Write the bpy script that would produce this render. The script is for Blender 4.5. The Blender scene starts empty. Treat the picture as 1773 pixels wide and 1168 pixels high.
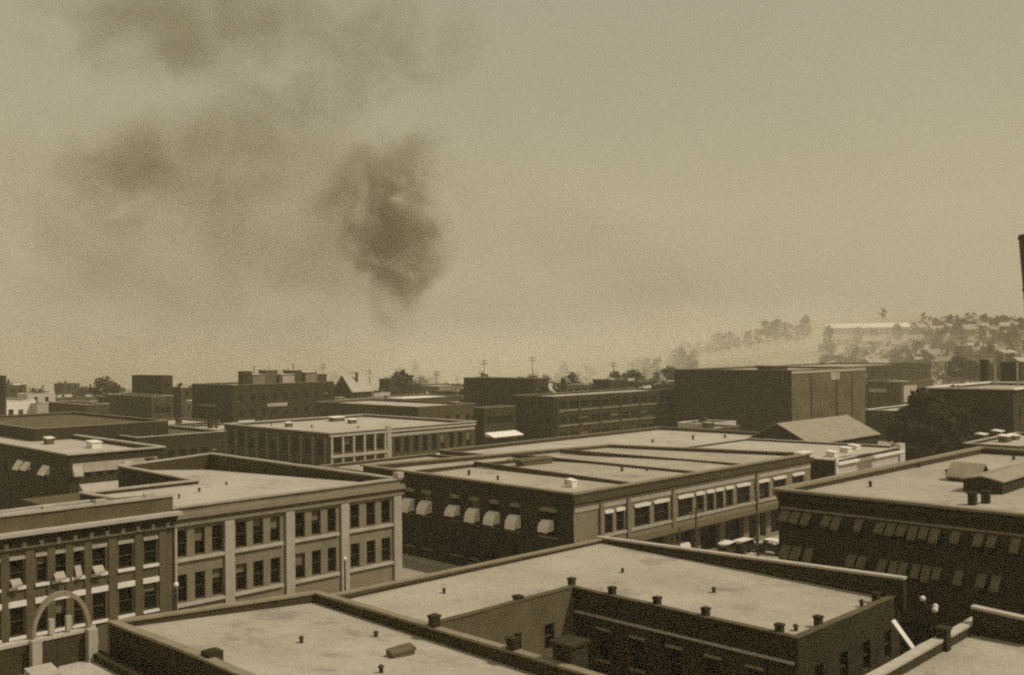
import bpy, bmesh, math, random
from mathutils import Vector, Matrix

# ------------------------------------------------------------------ camera, sky, sun, exposure
sc = bpy.context.scene
H = 26.5                                    # camera height above the street
FPX, CX, CY = 1682.0, 886.5, 584.0          # focal length and centre in photograph pixels
PITCH, ROLL = math.radians(.75), math.radians(-.7)
cam_data = bpy.data.cameras.new('camera')
cam = bpy.data.objects.new('camera', cam_data)
sc.collection.objects.link(cam)
CAMROT = Matrix.Rotation(math.pi/2 + PITCH, 3, 'X') @ Matrix.Rotation(ROLL, 3, 'Z')
cam.matrix_world = Matrix.Translation((0, 0, H)) @ CAMROT.to_4x4()
cam_data.sensor_width = 36
cam_data.lens = 36*FPX/1773
cam_data.clip_end = 6000
sc.camera = cam

SUN_EL, SUN_AZ = math.radians(52), math.radians(103)     # azimuth from +Y towards +X
world = bpy.data.worlds.new('World'); sc.world = world; world.use_nodes = True
nt = world.node_tree; nt.nodes.clear()
sky = nt.nodes.new('ShaderNodeTexSky'); sky.sky_type = 'NISHITA'; sky.sun_disc = False
sky.sun_elevation = SUN_EL; sky.sun_rotation = SUN_AZ
sky.air_density = 1.5; sky.dust_density = 6; sky.ozone_density = 1
bw = nt.nodes.new('ShaderNodeRGBToBW')
mixv = nt.nodes.new('ShaderNodeMath'); mixv.operation = 'MULTIPLY_ADD'
mixv.inputs[1].default_value = .16; mixv.inputs[2].default_value = 3.0
tint = nt.nodes.new('ShaderNodeMix'); tint.data_type = 'RGBA'; tint.blend_type = 'MULTIPLY'
tint.inputs[0].default_value = 1; tint.inputs[7].default_value = (1.0, .945, .735, 1)
bg = nt.nodes.new('ShaderNodeBackground'); bg.inputs[1].default_value = .10
wo = nt.nodes.new('ShaderNodeOutputWorld')
L = nt.links.new
tcw = nt.nodes.new('ShaderNodeTexCoord'); cl = nt.nodes.new('ShaderNodeTexNoise')
cl.inputs['Scale'].default_value = 2.6; cl.inputs['Detail'].default_value = 6; cl.inputs['Roughness'].default_value = .6
clm = nt.nodes.new('ShaderNodeMapRange'); clm.inputs[3].default_value = .86; clm.inputs[4].default_value = 1.14
ovc = nt.nodes.new('ShaderNodeMath'); ovc.operation = 'MULTIPLY'            # thin high overcast, slightly uneven
L(tcw.outputs['Generated'], cl.inputs['Vector']); L(cl.outputs['Fac'], clm.inputs[0])
L(sky.outputs[0], bw.inputs[0]); L(bw.outputs[0], mixv.inputs[0]); L(mixv.outputs[0], ovc.inputs[0]); L(clm.outputs[0], ovc.inputs[1]); L(ovc.outputs[0], tint.inputs[6])
L(tint.outputs[2], bg.inputs[0]); L(bg.outputs[0], wo.inputs[0])

sd = bpy.data.lights.new('sun', 'SUN'); sd.energy = 3.0; sd.angle = math.radians(1.2); sd.color = (1, .955, .85)
sun = bpy.data.objects.new('sun', sd); sc.collection.objects.link(sun)
sdir = Vector((math.sin(SUN_AZ)*math.cos(SUN_EL), math.cos(SUN_AZ)*math.cos(SUN_EL), math.sin(SUN_EL)))
sun.rotation_euler = sdir.to_track_quat('Z', 'Y').to_euler(); sun.location = (60, -40, 120)

vs = sc.view_settings
vs.view_transform = 'Standard'; vs.look = 'None'; vs.exposure = 0; vs.gamma = 1; vs.use_curve_mapping = False
cy = sc.cycles
cy.max_bounces = 5; cy.diffuse_bounces = 2; cy.glossy_bounces = 2; cy.transmission_bounces = 2
cy.volume_bounces = 2; cy.transparent_max_bounces = 8
cy.use_denoising = False
cy.use_adaptive_sampling = True; cy.adaptive_threshold = .045; cy.adaptive_min_samples = 20
cy.filter_width = 2.3
cy.volume_step_rate = 1.0; cy.volume_max_steps = 256

random.seed(5)
rnd = random.Random(11)
C = sc.collection
S2 = math.sqrt(.5)

# ------------------------------------------------------------------ geometry helpers
# the town grid: A runs right and away, B runs left and away
def W(a, b): return ((a-b)*S2, (a+b)*S2)
def ray(px, py): return CAMROT @ Vector(((px-CX)/FPX, (CY-py)/FPX, -1.0))
def vZ(px, py, z):
    d = ray(px, py); t = (z-H)/d.z
    return ((d.x+d.y)*S2*t, (d.y-d.x)*S2*t, z)
def vA(px, py, a):
    d = ray(px, py); t = a/((d.x+d.y)*S2)
    return (a, (d.y-d.x)*S2*t, H+d.z*t)
def vB(px, py, b):
    d = ray(px, py); t = b/((d.y-d.x)*S2)
    return ((d.x+d.y)*S2*t, b, H+d.z*t)
def smooth(e0, e1, x):
    t = max(0, min(1, (x-e0)/(e1-e0))); return t*t*(3-2*t)
def gz(x, y):                               # height of the land
    if y < 200: return 0.0
    s = x/y
    h = 58*smooth(260, 1150, y)*smooth(.03, .33, s)
    h += 1.6*math.sin(x*.021+1)*math.sin(y*.017)*smooth(320, 520, y)
    return h
def hitground(px, py):
    d = ray(px, py); t = 100
    while t < 1500:
        x, y, z = d.x*t, d.y*t, H+d.z*t
        if z <= gz(x, y): return (x, y, gz(x, y))
        t += 2
    return (d.x*900, d.y*900, gz(d.x*900, d.y*900))

OFF = {}
def link(o, parent=None):
    C.objects.link(o)
    if parent: o.parent = parent
    return o
def thing(name, label, cat, loc, group=None):
    o = bpy.data.objects.new(name, None); o.empty_display_size = .5
    o.location = loc; C.objects.link(o); OFF[o.name] = Vector(loc)
    o['label'] = label; o['category'] = cat
    if group: o['group'] = group
    return o
def mk(name, V, F, m, parent=None, smooth_=False, loc=None):
    off = OFF[parent.name] if parent else Vector(loc or (0, 0, 0))
    me = bpy.data.meshes.new(name)
    me.from_pydata([tuple(Vector(v)-off) for v in V], [], F)
    if isinstance(m, (list, tuple)):
        for q in m: me.materials.append(q)
    else: me.materials.append(m)
    if smooth_: me.polygons.foreach_set('use_smooth', [True]*len(me.polygons))
    me.update()
    o = bpy.data.objects.new(name, me); link(o, parent)
    OFF[o.name] = off
    if not parent: o.location = off
    return o
def tag(o, label, cat, group=None):
    o['label'] = label; o['category'] = cat
    if group: o['group'] = group
    return o
BOXF = [(0,3,2,1),(4,5,6,7),(0,1,5,4),(1,2,6,5),(2,3,7,6),(3,0,4,7)]
def hexa(V, F, p):
    n = len(V); V.extend(p); F.extend([tuple(i+n for i in f) for f in BOXF])
def box(V, F, x0, x1, y0, y1, z0, z1):
    hexa(V, F, [(x0,y0,z0),(x1,y0,z0),(x1,y1,z0),(x0,y1,z0),(x0,y0,z1),(x1,y0,z1),(x1,y1,z1),(x0,y1,z1)])
def abox(V, F, a0, a1, b0, b1, z0, z1, dz=0):
    q = [W(a0,b0), W(a1,b0), W(a1,b1), W(a0,b1)]
    hexa(V, F, [(x,y,z0) for x,y in q]+[(x,y,z1) for x,y in q])
def tube(V, F, p, q, r0, r1=None, n=8, cap=True):
    p, q = Vector(p), Vector(q); r1 = r0 if r1 is None else r1
    d = (q-p).normalized(); u = d.orthogonal().normalized(); v = d.cross(u); b = len(V)
    for c, r in ((p, r0), (q, r1)):
        for i in range(n):
            t = 2*math.pi*i/n; V.append(tuple(c+u*math.cos(t)*r+v*math.sin(t)*r))
    for i in range(n): F.append((b+i, b+(i+1)%n, b+n+(i+1)%n, b+n+i))
    if cap: F.append(tuple(b+i for i in range(n))[::-1]); F.append(tuple(b+n+i for i in range(n)))
def ball(V, F, c, r, n=10, m=6, sz=1):
    b = len(V); c = Vector(c)
    V.append(tuple(c+Vector((0,0,r*sz))))
    for j in range(1, m):
        t = math.pi*j/m
        for i in range(n):
            p = 2*math.pi*i/n
            V.append((c.x+r*math.sin(t)*math.cos(p), c.y+r*math.sin(t)*math.sin(p), c.z+r*sz*math.cos(t)))
    V.append(tuple(c-Vector((0,0,r*sz)))); e = len(V)-1
    for i in range(n):
        F.append((b, b+1+i, b+1+(i+1)%n)); F.append((e, e-n+(i+1)%n, e-n+i))
        for j in range(m-2):
            k = b+1+j*n; F.append((k+i, k+n+i, k+n+(i+1)%n, k+(i+1)%n))

# ------------------------------------------------------------------ materials
def sep(v):
    k = min(1, v/.5)
    k = k**.6; return (v*(1.14-.07*k), v*(.80+.16*k), v*(.20+.63*k), 1)
def mat(name, v, var=.25, scale=.6, rough=.9, streak=0, spec=.2, bump=.0, fine=0, spots=0, patch=0, grain=0):
    m = bpy.data.materials.new(name); m.use_nodes = True
    n = m.node_tree; l = n.links.new; b = n.nodes['Principled BSDF']
    b.inputs['Roughness'].default_value = rough
    b.inputs['Specular IOR Level'].default_value = spec
    g = n.nodes.new('ShaderNodeNewGeometry')
    def noise(s, det=5, vec=None, ro=.6):
        t = n.nodes.new('ShaderNodeTexNoise'); t.inputs['Scale'].default_value = s
        t.inputs['Detail'].default_value = det; t.inputs['Roughness'].default_value = ro
        l(vec or g.outputs['Position'], t.inputs['Vector']); return t.outputs['Fac']
    def math_(op, x, y, z=None):
        q = n.nodes.new('ShaderNodeMath'); q.operation = op
        for i, w in enumerate((x, y, z)):
            if w is None: continue
            if isinstance(w, (int, float)): q.inputs[i].default_value = w
            else: l(w, q.inputs[i])
        return q.outputs[0]
    f = math_('SUBTRACT', noise(scale), .5)
    f = math_('MULTIPLY', f, var*3)
    f2 = math_('MULTIPLY', math_('SUBTRACT', noise(scale*9, 3), .5), var*1.3)
    f = math_('ADD', f, f2)
    if fine:
        f = math_('ADD', f, math_('MULTIPLY', math_('SUBTRACT', noise(fine, 2), .5), grain*2.2 if grain else var*2.2))
    if streak:
        mp = n.nodes.new('ShaderNodeMapping'); mp.inputs['Scale'].default_value = (1.2, 1.2, .09)
        l(g.outputs['Position'], mp.inputs['Vector'])
        f = math_('ADD', f, math_('MULTIPLY', math_('SUBTRACT', noise(1.0, 4, mp.outputs[0]), .5), streak*3))
    if patch:                                 # worn and re-laid patches with soft borders
        r_ = n.nodes.new('ShaderNodeMapRange'); r_.inputs[1].default_value = .56; r_.inputs[2].default_value = .66
        l(noise(.22, 4, None, .7), r_.inputs[0]); f = math_('SUBTRACT', f, math_('MULTIPLY', r_.outputs[0], patch))
        r2 = n.nodes.new('ShaderNodeMapRange'); r2.inputs[1].default_value = .60; r2.inputs[2].default_value = .72
        l(noise(1.3, 5, None, .75), r2.inputs[0]); f = math_('SUBTRACT', f, math_('MULTIPLY', r2.outputs[0], patch*1.2))
    if spots:
        s = math_('GREATER_THAN', noise(.9, 2), .64)
        f = math_('SUBTRACT', f, math_('MULTIPLY', s, spots))
    f = math_('MAXIMUM', math_('ADD', f, 1.0), .25)
    c = n.nodes.new('ShaderNodeMix'); c.data_type = 'RGBA'; c.blend_type = 'MULTIPLY'
    c.inputs[0].default_value = 1; c.inputs[6].default_value = sep(v)
    l(f, c.inputs[7]); l(c.outputs[2], b.inputs['Base Color'])
    if bump:
        bp = n.nodes.new('ShaderNodeBump'); bp.inputs['Strength'].default_value = bump
        bp.inputs['Distance'].default_value = .08
        l(noise(scale*14, 3), bp.inputs['Height']); l(bp.outputs[0], b.inputs['Normal'])
    return m
M = {}
M['gravel'] = mat('roof_gravel', .345, .24, .16, bump=.3, fine=7.0, patch=.25, grain=.5)
M['gravel2'] = mat('roof_gravel_pale', .40, .22, .13, bump=.3, fine=6, patch=.22, grain=.5)
M['tar'] = mat('roof_tar', .09, .3, .2, bump=.2)
M['shadeback'] = mat('parapet_back_shade', .045, .3, .8)  # tar-dark tone carries the shade of the inner parapet faces
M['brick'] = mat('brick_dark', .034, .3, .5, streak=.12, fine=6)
M['brick4'] = mat('brick_weathered', .10, .3, .5, streak=.15, fine=6)
M['brick2'] = mat('brick_brown', .062, .3, .5, streak=.12, fine=6)
M['brick3'] = mat('brick_tan', .20, .25, .5, streak=.12, fine=6)
M['stone'] = mat('stone_pale', .36, .2, .7, streak=.12)
M['coping'] = mat('coping_stone', .40, .2, 1.0)
M['coping2'] = mat('coping_dull', .22, .25, 1.0)
M['white'] = mat('white_paint', .70, .1, .9)
M['canvas'] = mat('awning_canvas', .80, .12, 1.2)
M['canvas2'] = mat('awning_canvas_striped', .15, .25, 1.2)
M['iron'] = mat('dark_iron', .035, .3, 1.5, rough=.6)
M['wood'] = mat('weathered_wood', .10, .3, 2, streak=.1)
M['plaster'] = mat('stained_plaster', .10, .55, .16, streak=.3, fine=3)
M['siding'] = mat('painted_siding', .46, .12, .6, streak=.06)
M['shingle'] = mat('shingle_roof', .27, .25, .5, fine=4)
M['frame'] = mat('window_frame', .055, .2, 1)
M['blind'] = mat('window_blind', .15, .2, 1)
M['dirt'] = mat('dirt_ground', .30, .3, .03, bump=.2, fine=1.2)
M['street'] = mat('street_paving', .30, .2, .12, bump=.2, fine=2)
M['walk'] = mat('sidewalk_concrete', .38, .15, .4)
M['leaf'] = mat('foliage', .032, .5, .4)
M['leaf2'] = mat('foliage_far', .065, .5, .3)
M['bark'] = mat('bark', .06, .3, 3)
M['body'] = mat('car_paint', .03, .2, 2, rough=.35, spec=.5)
g = bpy.data.materials.new('window_glass'); g.use_nodes = True
gb = g.node_tree.nodes['Principled BSDF']; gb.inputs['Base Color'].default_value = (.010, .008, .003, 1)
gb.inputs['Roughness'].default_value = .3; gb.inputs['Specular IOR Level'].default_value = .12
M['glass'] = g
gl = mat('lamp_globe', .7, .05, 2, rough=.3); M['globe'] = gl

# ------------------------------------------------------------------ building builder
class Wall:
    """one vertical side: u runs along it from p0, n points outward"""
    def __init__(s, p0, p1):
        s.p0, s.p1 = Vector(p0), Vector(p1); s.len = (s.p1-s.p0).length
        s.d = (s.p1-s.p0)/s.len; s.n = Vector((s.d.y, -s.d.x))
    def pt(s, u, z, n=0):
        q = s.p0+s.d*u+s.n*n; return (q.x, q.y, z)
    def hit(s, px, py):
        r = ray(px, py); den = r.x*s.n.x+r.y*s.n.y
        t = (s.p0.x*s.n.x+s.p0.y*s.n.y)/den
        return ((Vector((r.x*t, r.y*t))-s.p0).dot(s.d), H+r.z*t)
    def slab(s, V, F, u0, u1, z0, z1, n0, n1):
        hexa(V, F, [s.pt(u0,z0,n1), s.pt(u1,z0,n1), s.pt(u1,z0,n0), s.pt(u0,z0,n0),
                    s.pt(u0,z1,n1), s.pt(u1,z1,n1), s.pt(u1,z1,n0), s.pt(u0,z1,n0)])
def offset_poly(P, d):
    n = len(P); out = []
    for i in range(n):
        a, b, c = Vector(P[i-1]), Vector(P[i]), Vector(P[(i+1)%n])
        d1, d2 = (b-a).normalized(), (c-b).normalized()
        n1, n2 = Vector((d1.y, -d1.x)), Vector((d2.y, -d2.x))
        k = 1+n1.dot(n2)
        out.append(b+(n1+n2)*(d/max(k, .3)))
    return out
REG = [(aS_, aS_+36, bS_, bS_+18) for aS_, bS_ in ()]
class Building:
    def __init__(s, name, label, cat, pts, drop=.6, wall='brick', coping='coping', roof='gravel', base=.15,
                 thick=.38, cop=(.10, .14), group=None, drops=None, sides={}, cops={}):
        """pts: (a, b, z) of the parapet top, anticlockwise seen from above"""
        s.P = [W(a, b) for a, b, z in pts]; s.Z = [p[2] for p in pts]; n = len(pts); s.base = base
        s.drops = drops or [drop]*n; s.thick = thick; s.wm, s.cm, s.rm = M[wall], M[coping], M[roof]
        REG.append((min(p[0] for p in pts)-1.5, max(p[0] for p in pts)+1.5, min(p[1] for p in pts)-1.5, max(p[1] for p in pts)+1.5))
        k = min(range(n), key=lambda i: s.P[i][1])
        s.root = thing(name, label, cat, (s.P[k][0], s.P[k][1], base), group)
        s.walls = [Wall(s.P[i], s.P[(i+1)%n]) for i in range(n)]
        s.open = [[] for _ in range(n)]; s.cop = cop; s.sides = sides; s.cops = cops
    def part(s, name, V, F, m, parent=None): return mk(name, V, F, M[m] if isinstance(m, str) else m, parent or s.root)
    def box(s, name, e, u0, u1, z0, z1, n0, n1, m, parent=None):
        V, F = [], []; s.walls[e].slab(V, F, u0, u1, z0, z1, n0, n1); return s.part(name, V, F, m, parent)
    def window(s, e, u0, u1, z0, z1, depth=.28, frame='frame', rail=True, mull=0, fw=.09, pane='glass', name='window'):
        w = s.walls[e]
        if u0 > u1: u0, u1 = u1, u0
        if z0 > z1: z0, z1 = z1, z0
        u0 = max(u0, .15); u1 = min(u1, w.len-.15)
        if u1-u0 < .2: return
        s.open[e].append((u0, u1, z0, z1, depth))
        V, F = [], []; a, b = -depth+.02, -depth+.12
        w.slab(V, F, u0, u0+fw, z0, z1, a, b); w.slab(V, F, u1-fw, u1, z0, z1, a, b)
        w.slab(V, F, u0+fw, u1-fw, z1-fw, z1, a, b); w.slab(V, F, u0+fw, u1-fw, z0, z0+fw, a, b)
        if rail:
            zm = (z0+z1)/2; w.slab(V, F, u0+fw, u1-fw, zm-.04, zm+.04, a, b-.003)
        for i in range(mull):
            um = u0+(u1-u0)*(i+1)/(mull+1); w.slab(V, F, um-.04, um+.04, z0+fw, z1-fw, a, b-.006)
        o = s.part(name, V, F, frame)
        V, F = [], []; w.slab(V, F, u0+.004, u1-.004, z0+.004, z1-.004, -depth-.03, -depth+.035)
        s.part('pane', V, F, pane, o)
        if rnd.random() < .2 and rail:
            h_ = (z1-z0)*rnd.uniform(.2,.6); V, F = [], []; w.slab(V, F, u0+fw+.005, u1-fw-.005, z1-fw-h_, z1-fw-.002, -depth+.045, -depth+.06); s.part('blind', V, F, 'blind', o)
        return o
    def pxwin(s, e, xs, wpx, top, bot, **k):
        """window columns at photograph columns xs, rows between two photograph points"""
        w = s.walls[e]; zt = w.hit(*top)[1]; zb = w.hit(*bot)[1]; r = []
        for i, x in enumerate(xs):
            ww = wpx[i] if isinstance(wpx, (list, tuple)) else wpx
            yy = top[1]
            u0 = w.hit(x-ww/2, yy)[0]; u1 = w.hit(x+ww/2, yy)[0]
            s.window(e, u0, u1, zb, zt, **k); r.append((min(u0, u1), max(u0, u1), zb, zt))
        return r
    def rowwin(s, e, n, w_, z0, z1, m0=1.0, m1=1.0, **k):
        L_ = s.walls[e].len-m0-m1
        for i in range(n):
            u = m0+L_*(i+.5)/n; s.window(e, u-w_/2, u+w_/2, z0, z1, **k)
    def awning(s, e, u0, u1, ztop, zbot, out, m='canvas', name='awning', cheek=True, dome=False):
        w = s.walls[e]; V, F = [], []
        if u0 > u1: u0, u1 = u1, u0
        p = w.pt; t = .05; dz_ = (ztop-zbot)*rnd.uniform(-.12,.22); zbot += dz_; out *= rnd.uniform(.85,1.1)
        if dome:                              # bellied canvas on a curved frame
            K = 6
            for i in range(K+1):
                q = math.pi/2*i/K; V += [p(u0, zbot+(ztop-zbot)*math.cos(q), .02+out*math.sin(q)), p(u1, zbot+(ztop-zbot)*math.cos(q), .02+out*math.sin(q))]
            for i in range(K): F.append((2*i, 2*i+1, 2*i+3, 2*i+2))
            b = len(V); V += [p(u0, zbot, .02), p(u1, zbot, .02)]
            for i in range(K): F += [(b, 2*i, 2*i+2), (b+1, 2*i+3, 2*i+1)]
            w.slab(V, F, u0, u1, zbot-.14, zbot, out-.02, out+.02)
            return s.part(name, V, F, m)
        hexa(V, F, [p(u0,zbot,out), p(u1,zbot,out), p(u1,ztop-t,.02), p(u0,ztop-t,.02),
                    p(u0,zbot+t,out), p(u1,zbot+t,out), p(u1,ztop,.02), p(u0,ztop,.02)])
        w.slab(V, F, u0, u1, zbot-.16, zbot+.0, out-.03, out)
        if cheek:
            for u in (u0, u1):
                b = len(V); V.extend([p(u,zbot,out), p(u,ztop-t,.02), p(u,zbot,.02)]); F.append((b,b+1,b+2))
        return s.part(name, V, F, m)
    def finish(s):
        n = len(s.P)
        V, F, MI, mats = [], [], [], [s.wm]
        for i, w in enumerate(s.walls):
            nf = len(F); z0t, z1t = s.Z[i], s.Z[(i+1)%n]; op = s.open[i]
            us = sorted({0.0, w.len, *[round(q, 4) for r in op for q in r[:2]]})
            zmax = min(z0t, z1t)-.05
            zs = sorted({s.base, *[round(min(q, zmax), 4) for r in op for q in r[2:4]]})+[None]
            idx = {}
            def vert(u, z):
                key = (u, z)
                if key not in idx:
                    zz = z0t+(z1t-z0t)*u/w.len if z is None else z
                    idx[key] = len(V); V.append(w.pt(u, zz))
                return idx[key]
            for a in range(len(us)-1):
                for b in range(len(zs)-1):
                    um = (us[a]+us[a+1])/2
                    zm = (zs[b]+(zs[b+1] if zs[b+1] is not None else zs[b]+.02))/2
                    if any(r[0]-1e-3 < um < r[1]+1e-3 and r[2]-1e-3 < zm < r[3]+1e-3 for r in op): continue
                    F.append((vert(us[a],zs[b]), vert(us[a+1],zs[b]), vert(us[a+1],zs[b+1]), vert(us[a],zs[b+1])))
            for (u0, u1, z0, z1, dp) in op:
                z1 = min(z1, zmax)
                for (p, q, zp, zq) in ((u0,u0,z0,z1), (u1,u1,z1,z0), (u0,u1,z1,z1), (u1,u0,z0,z0)):
                    b = len(V); V.extend([w.pt(p,zp), w.pt(q,zq), w.pt(q,zq,-dp-.04), w.pt(p,zp,-dp-.04)]); F.append((b,b+1,b+2,b+3))
            sm = M[s.sides[i]] if i in s.sides else s.wm
            if sm not in mats: mats.append(sm)
            MI += [mats.index(sm)]*(len(F)-nf)
        I = offset_poly(s.P, -s.thick); s.wall = s.part('wall', V, F, s.wm)
        for q in mats[1:]: s.wall.data.materials.append(q)
        s.wall.data.polygons.foreach_set('material_index', MI)
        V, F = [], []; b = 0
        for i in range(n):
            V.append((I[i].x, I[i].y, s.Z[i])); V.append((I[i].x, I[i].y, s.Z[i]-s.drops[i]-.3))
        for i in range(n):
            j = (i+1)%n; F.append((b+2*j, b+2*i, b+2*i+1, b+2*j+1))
        s.part('parapet_back', V, F, 'shadeback')
        # roof deck
        V = [(I[i].x, I[i].y, s.Z[i]-s.drops[i]) for i in range(n)]
        bm = bmesh.new(); vv = [bm.verts.new(v) for v in V]; f = bm.faces.new(vv); f.normal_update(); bmesh.ops.triangulate(bm, faces=[f], ngon_method='EAR_CLIP')
        bm.verts.index_update()
        s.roof = s.part('roof', [tuple(v.co) for v in bm.verts], [tuple(v.index for v in f.verts) for f in bm.faces], s.rm)
        bm.free()
        # coping: one length for each side
        o_, h = s.cop; O = offset_poly(s.P, o_); I2 = offset_poly(s.P, -s.thick-.07)
        for i in range(n):
            j = (i+1)%n; V, F = [], []
            L_ = (O[j]-O[i]).length; k_ = max(1, min(14, int(L_/2.2))); r_ = random.Random(i*7+int(L_*10))
            prev = None
            for q in range(k_+1):
                t = q/k_; e0, e1 = O[i].lerp(O[j], t), I2[i].lerp(I2[j], t); zz = s.Z[i]+(s.Z[j]-s.Z[i])*t
                inn = 0 if q in (0, k_) else 1; jz = inn*r_.uniform(-.03,.025); d_ = (e0-e1).normalized()*inn*r_.uniform(-.03,.03); b_ = len(V)
                V += [(e0.x+d_.x,e0.y+d_.y,zz+.003), (e1.x+d_.x,e1.y+d_.y,zz+.003), (e1.x+d_.x,e1.y+d_.y,zz+h+jz), (e0.x+d_.x,e0.y+d_.y,zz+h+jz)]
                if prev is not None:
                    for c_ in range(4): F.append((prev+c_, prev+(c_+1)%4, b_+(c_+1)%4, b_+c_))
                prev = b_
            F += [(0,1,2,3), (prev+3,prev+2,prev+1,prev)]
            s.part('coping', V, F, s.cops.get(i, s.cm))
        return s
    def roofz(s, a, b):
        x, y = W(a, b); n = len(s.P); ws = zs = 0
        for i in range(n):
            w = 1/((s.P[i][0]-x)**2+(s.P[i][1]-y)**2+.01); ws += w; zs += w*(s.Z[i]-s.drops[i])
        return zs/ws
    def roofpt(s, px, py):
        z = sum(s.Z)/len(s.Z)-sum(s.drops)/len(s.drops)
        for _ in range(6):
            a, b, _z = vZ(px, py, z); z = s.zat(a, b)
        return a, b, z
    def zat(s, a, b):
        x, y = W(a, b); o = s.roof
        ok, loc, nrm, i = o.ray_cast(Vector((x,y,200))-OFF[o.name], Vector((0,0,-1)))
        return loc.z+OFF[o.name].z if ok else s.roofz(a, b)
    def vent(s, px, py, r=.22, h=.8):
        r *= rnd.uniform(.65,.95); h *= rnd.uniform(.6,1.0)
        a, b, z = s.roofpt(px, py); x, y = W(a, b); V, F = [], []
        tube(V, F, (x,y,z-.02), (x,y,z+h*.7), r*.7); tube(V, F, (x,y,z+h*.7), (x,y,z+h), r*1.2, r*.5)
        s.part('roof_vent', V, F, 'iron')
    def chimney(s, a, b, z0, h, w=.7, cap=True, m='brick'):
        V, F = [], []; abox(V, F, a-w/2, a+w/2, b-w/2, b+w/2, z0, z0+h)
        c = s.part('chimney', V, F, m)
        if cap:
            V, F = [], []; abox(V, F, a-w*.6, a+w*.6, b-w*.6, b+w*.6, z0+h+.003, z0+h+.15); s.part('chimney_cap', V, F, m, c)
        return c
    def hatch(s, a, b, z, da, db, h, m='wood', top='shingle', name='skylight'):
        V, F = [], []; abox(V, F, a-da/2, a+da/2, b-db/2, b+db/2, z, z+h); c = s.part(name, V, F, m)
        V, F = [], []
        q = [W(a-da*.56, b-db*.56), W(a+da*.56, b-db*.56), W(a+da*.56, b+db*.56), W(a-da*.56, b+db*.56)]
        hexa(V, F, [(x,y,z+h+.003) for x,y in q]+[(q[0][0],q[0][1],z+h+.12),(q[1][0],q[1][1],z+h+.12),(q[2][0],q[2][1],z+h+.3),(q[3][0],q[3][1],z+h+.3)])
        s.part('lid', V, F, top, c); return c
def rect(a0, a1, b0, b1, z): return [(a0,b0,z), (a1,b0,z), (a1,b1,z), (a0,b1,z)]
def solveA(a0, b0, z, px):                   # along +A from the corner to the photograph column px
    best = min((abs(colx(a0+t*.25, b0, z)-px), t) for t in range(1, 900)); return a0+best[1]*.25
def solveB(a0, b0, z, px):
    best = min((abs(colx(a0, b0+t*.25, z)-px), t) for t in range(1, 900)); return b0+best[1]*.25
CI = CAMROT.transposed()
def proj(x, y, z):
    v = CI @ Vector((x, y, z-H)); return (CX-FPX*v.x/v.z, CY+FPX*v.y/v.z)
def colx(a, b, z): return proj(*W(a, b), z)[0]
def cornerbox(px, py, z, pxr, pxl, amax=None, bmax=None):
    a, b, _ = vZ(px, py, z)
    return rect(a, amax or solveA(a, b, z, pxr), b, bmax or solveB(a, b, z, pxl), z)

# ------------------------------------------------------------------ ground, streets, pavements
V, F = [], []
xs = [-1600+40*i for i in range(81)]; ys = [-200+40*i for i in range(56)]
for y in ys:
    for x in xs: V.append((x, y, gz(x, y)))
for j in range(len(ys)-1):
    for i in range(len(xs)-1):
        k = j*len(xs)+i; F.append((k, k+1, k+1+len(xs), k+len(xs)))
o = mk('ground', V, F, M['dirt'], smooth_=True); o['kind'] = 'structure'
def struct(name, a0, a1, b0, b1, z0, z1, m):
    V, F = [], []
    if z1-z0 < .05:
        for a, b in ((a0,b0),(a1,b0),(a1,b1),(a0,b1)): V.append((*W(a,b), z1))
        F.append((0,1,2,3))
    else: abox(V, F, a0, a1, b0, b1, z0, z1)
    o = mk(name, V, F, M[m]); o['kind'] = 'structure'; return o
struct('road', -60, 340, 57.5, 68, 0, .006, 'street')
struct('road', 67.5, 78.5, -40, 57.49, 0, .010, 'street')
struct('road', 62, 77.5, 68.01, 330, 0, .010, 'street')
struct('pavement', -60, 66.8, -30, 57.4, -.2, .15, 'walk')
struct('pavement', 79, 300, -30, 49, -.2, .15, 'walk')
struct('pavement', -60, 61.5, 70.2, 112, -.2, .15, 'walk')
struct('pavement', 77.8, 300, 66.2, 112, -.2, .15, 'walk')

# ------------------------------------------------------------------ NEAR BLOCK
# left half of the near roofs, with a wall down its left side
zN = 10.6
p_bl = vB(190, 1078, 56.4); p_br = vB(555, 1023, 56.4)
aD = 37.3
pk = vA(345, 1139, p_bl[0]); print('N1 left', p_bl, pk)
N1 = Building('brick_building', 'flat pale gravel roof with a dark side wall along the alley', 'building',
    [(p_bl[0],27,pk[2]+.1), (aD,27,10.25), (aD,56.4,p_br[2]), (p_bl[0],56.4,p_bl[2]), (p_bl[0],pk[1],pk[2])], wall='brick', roof='gravel', coping='coping2', drops=[.3,.8,.55,.3,.12])
N1.window(3, 2, 3.1, 4.2, 6.4); N1.window(3, 5, 6.1, 4.2, 6.4); N1.window(4, 3, 4.1, 4.2, 6.4)
N1.finish()
for x, y in ((522,1112),(651,1101),(660,1164),(281,1112)): N1.vent(x, y, .2, .5)
a, b, z = N1.roofpt(695, 1134); N1.hatch(a, b, z-.02, 1.5, .5, .22, 'wood', 'wood', 'roof_hatch')
a, b, z = N1.roofpt(336, 1150); N1.chimney(p_bl[0]+.5, b, z-.05, .55, .8, cap=False)
# chimneys on the dividing wall
for x, y, h in ((752,1078,.35),(888,1118,.35)):
    a, b, z = vA(x, y, aD-.2); N1.chimney(a, b, z-.5, h+.5, .5)
a, b, z = vA(993, 1150, aD+1.0); N1.chimney(aD+.75, b, z-2.2, 3.4, 1.3, cap=True)

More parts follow.
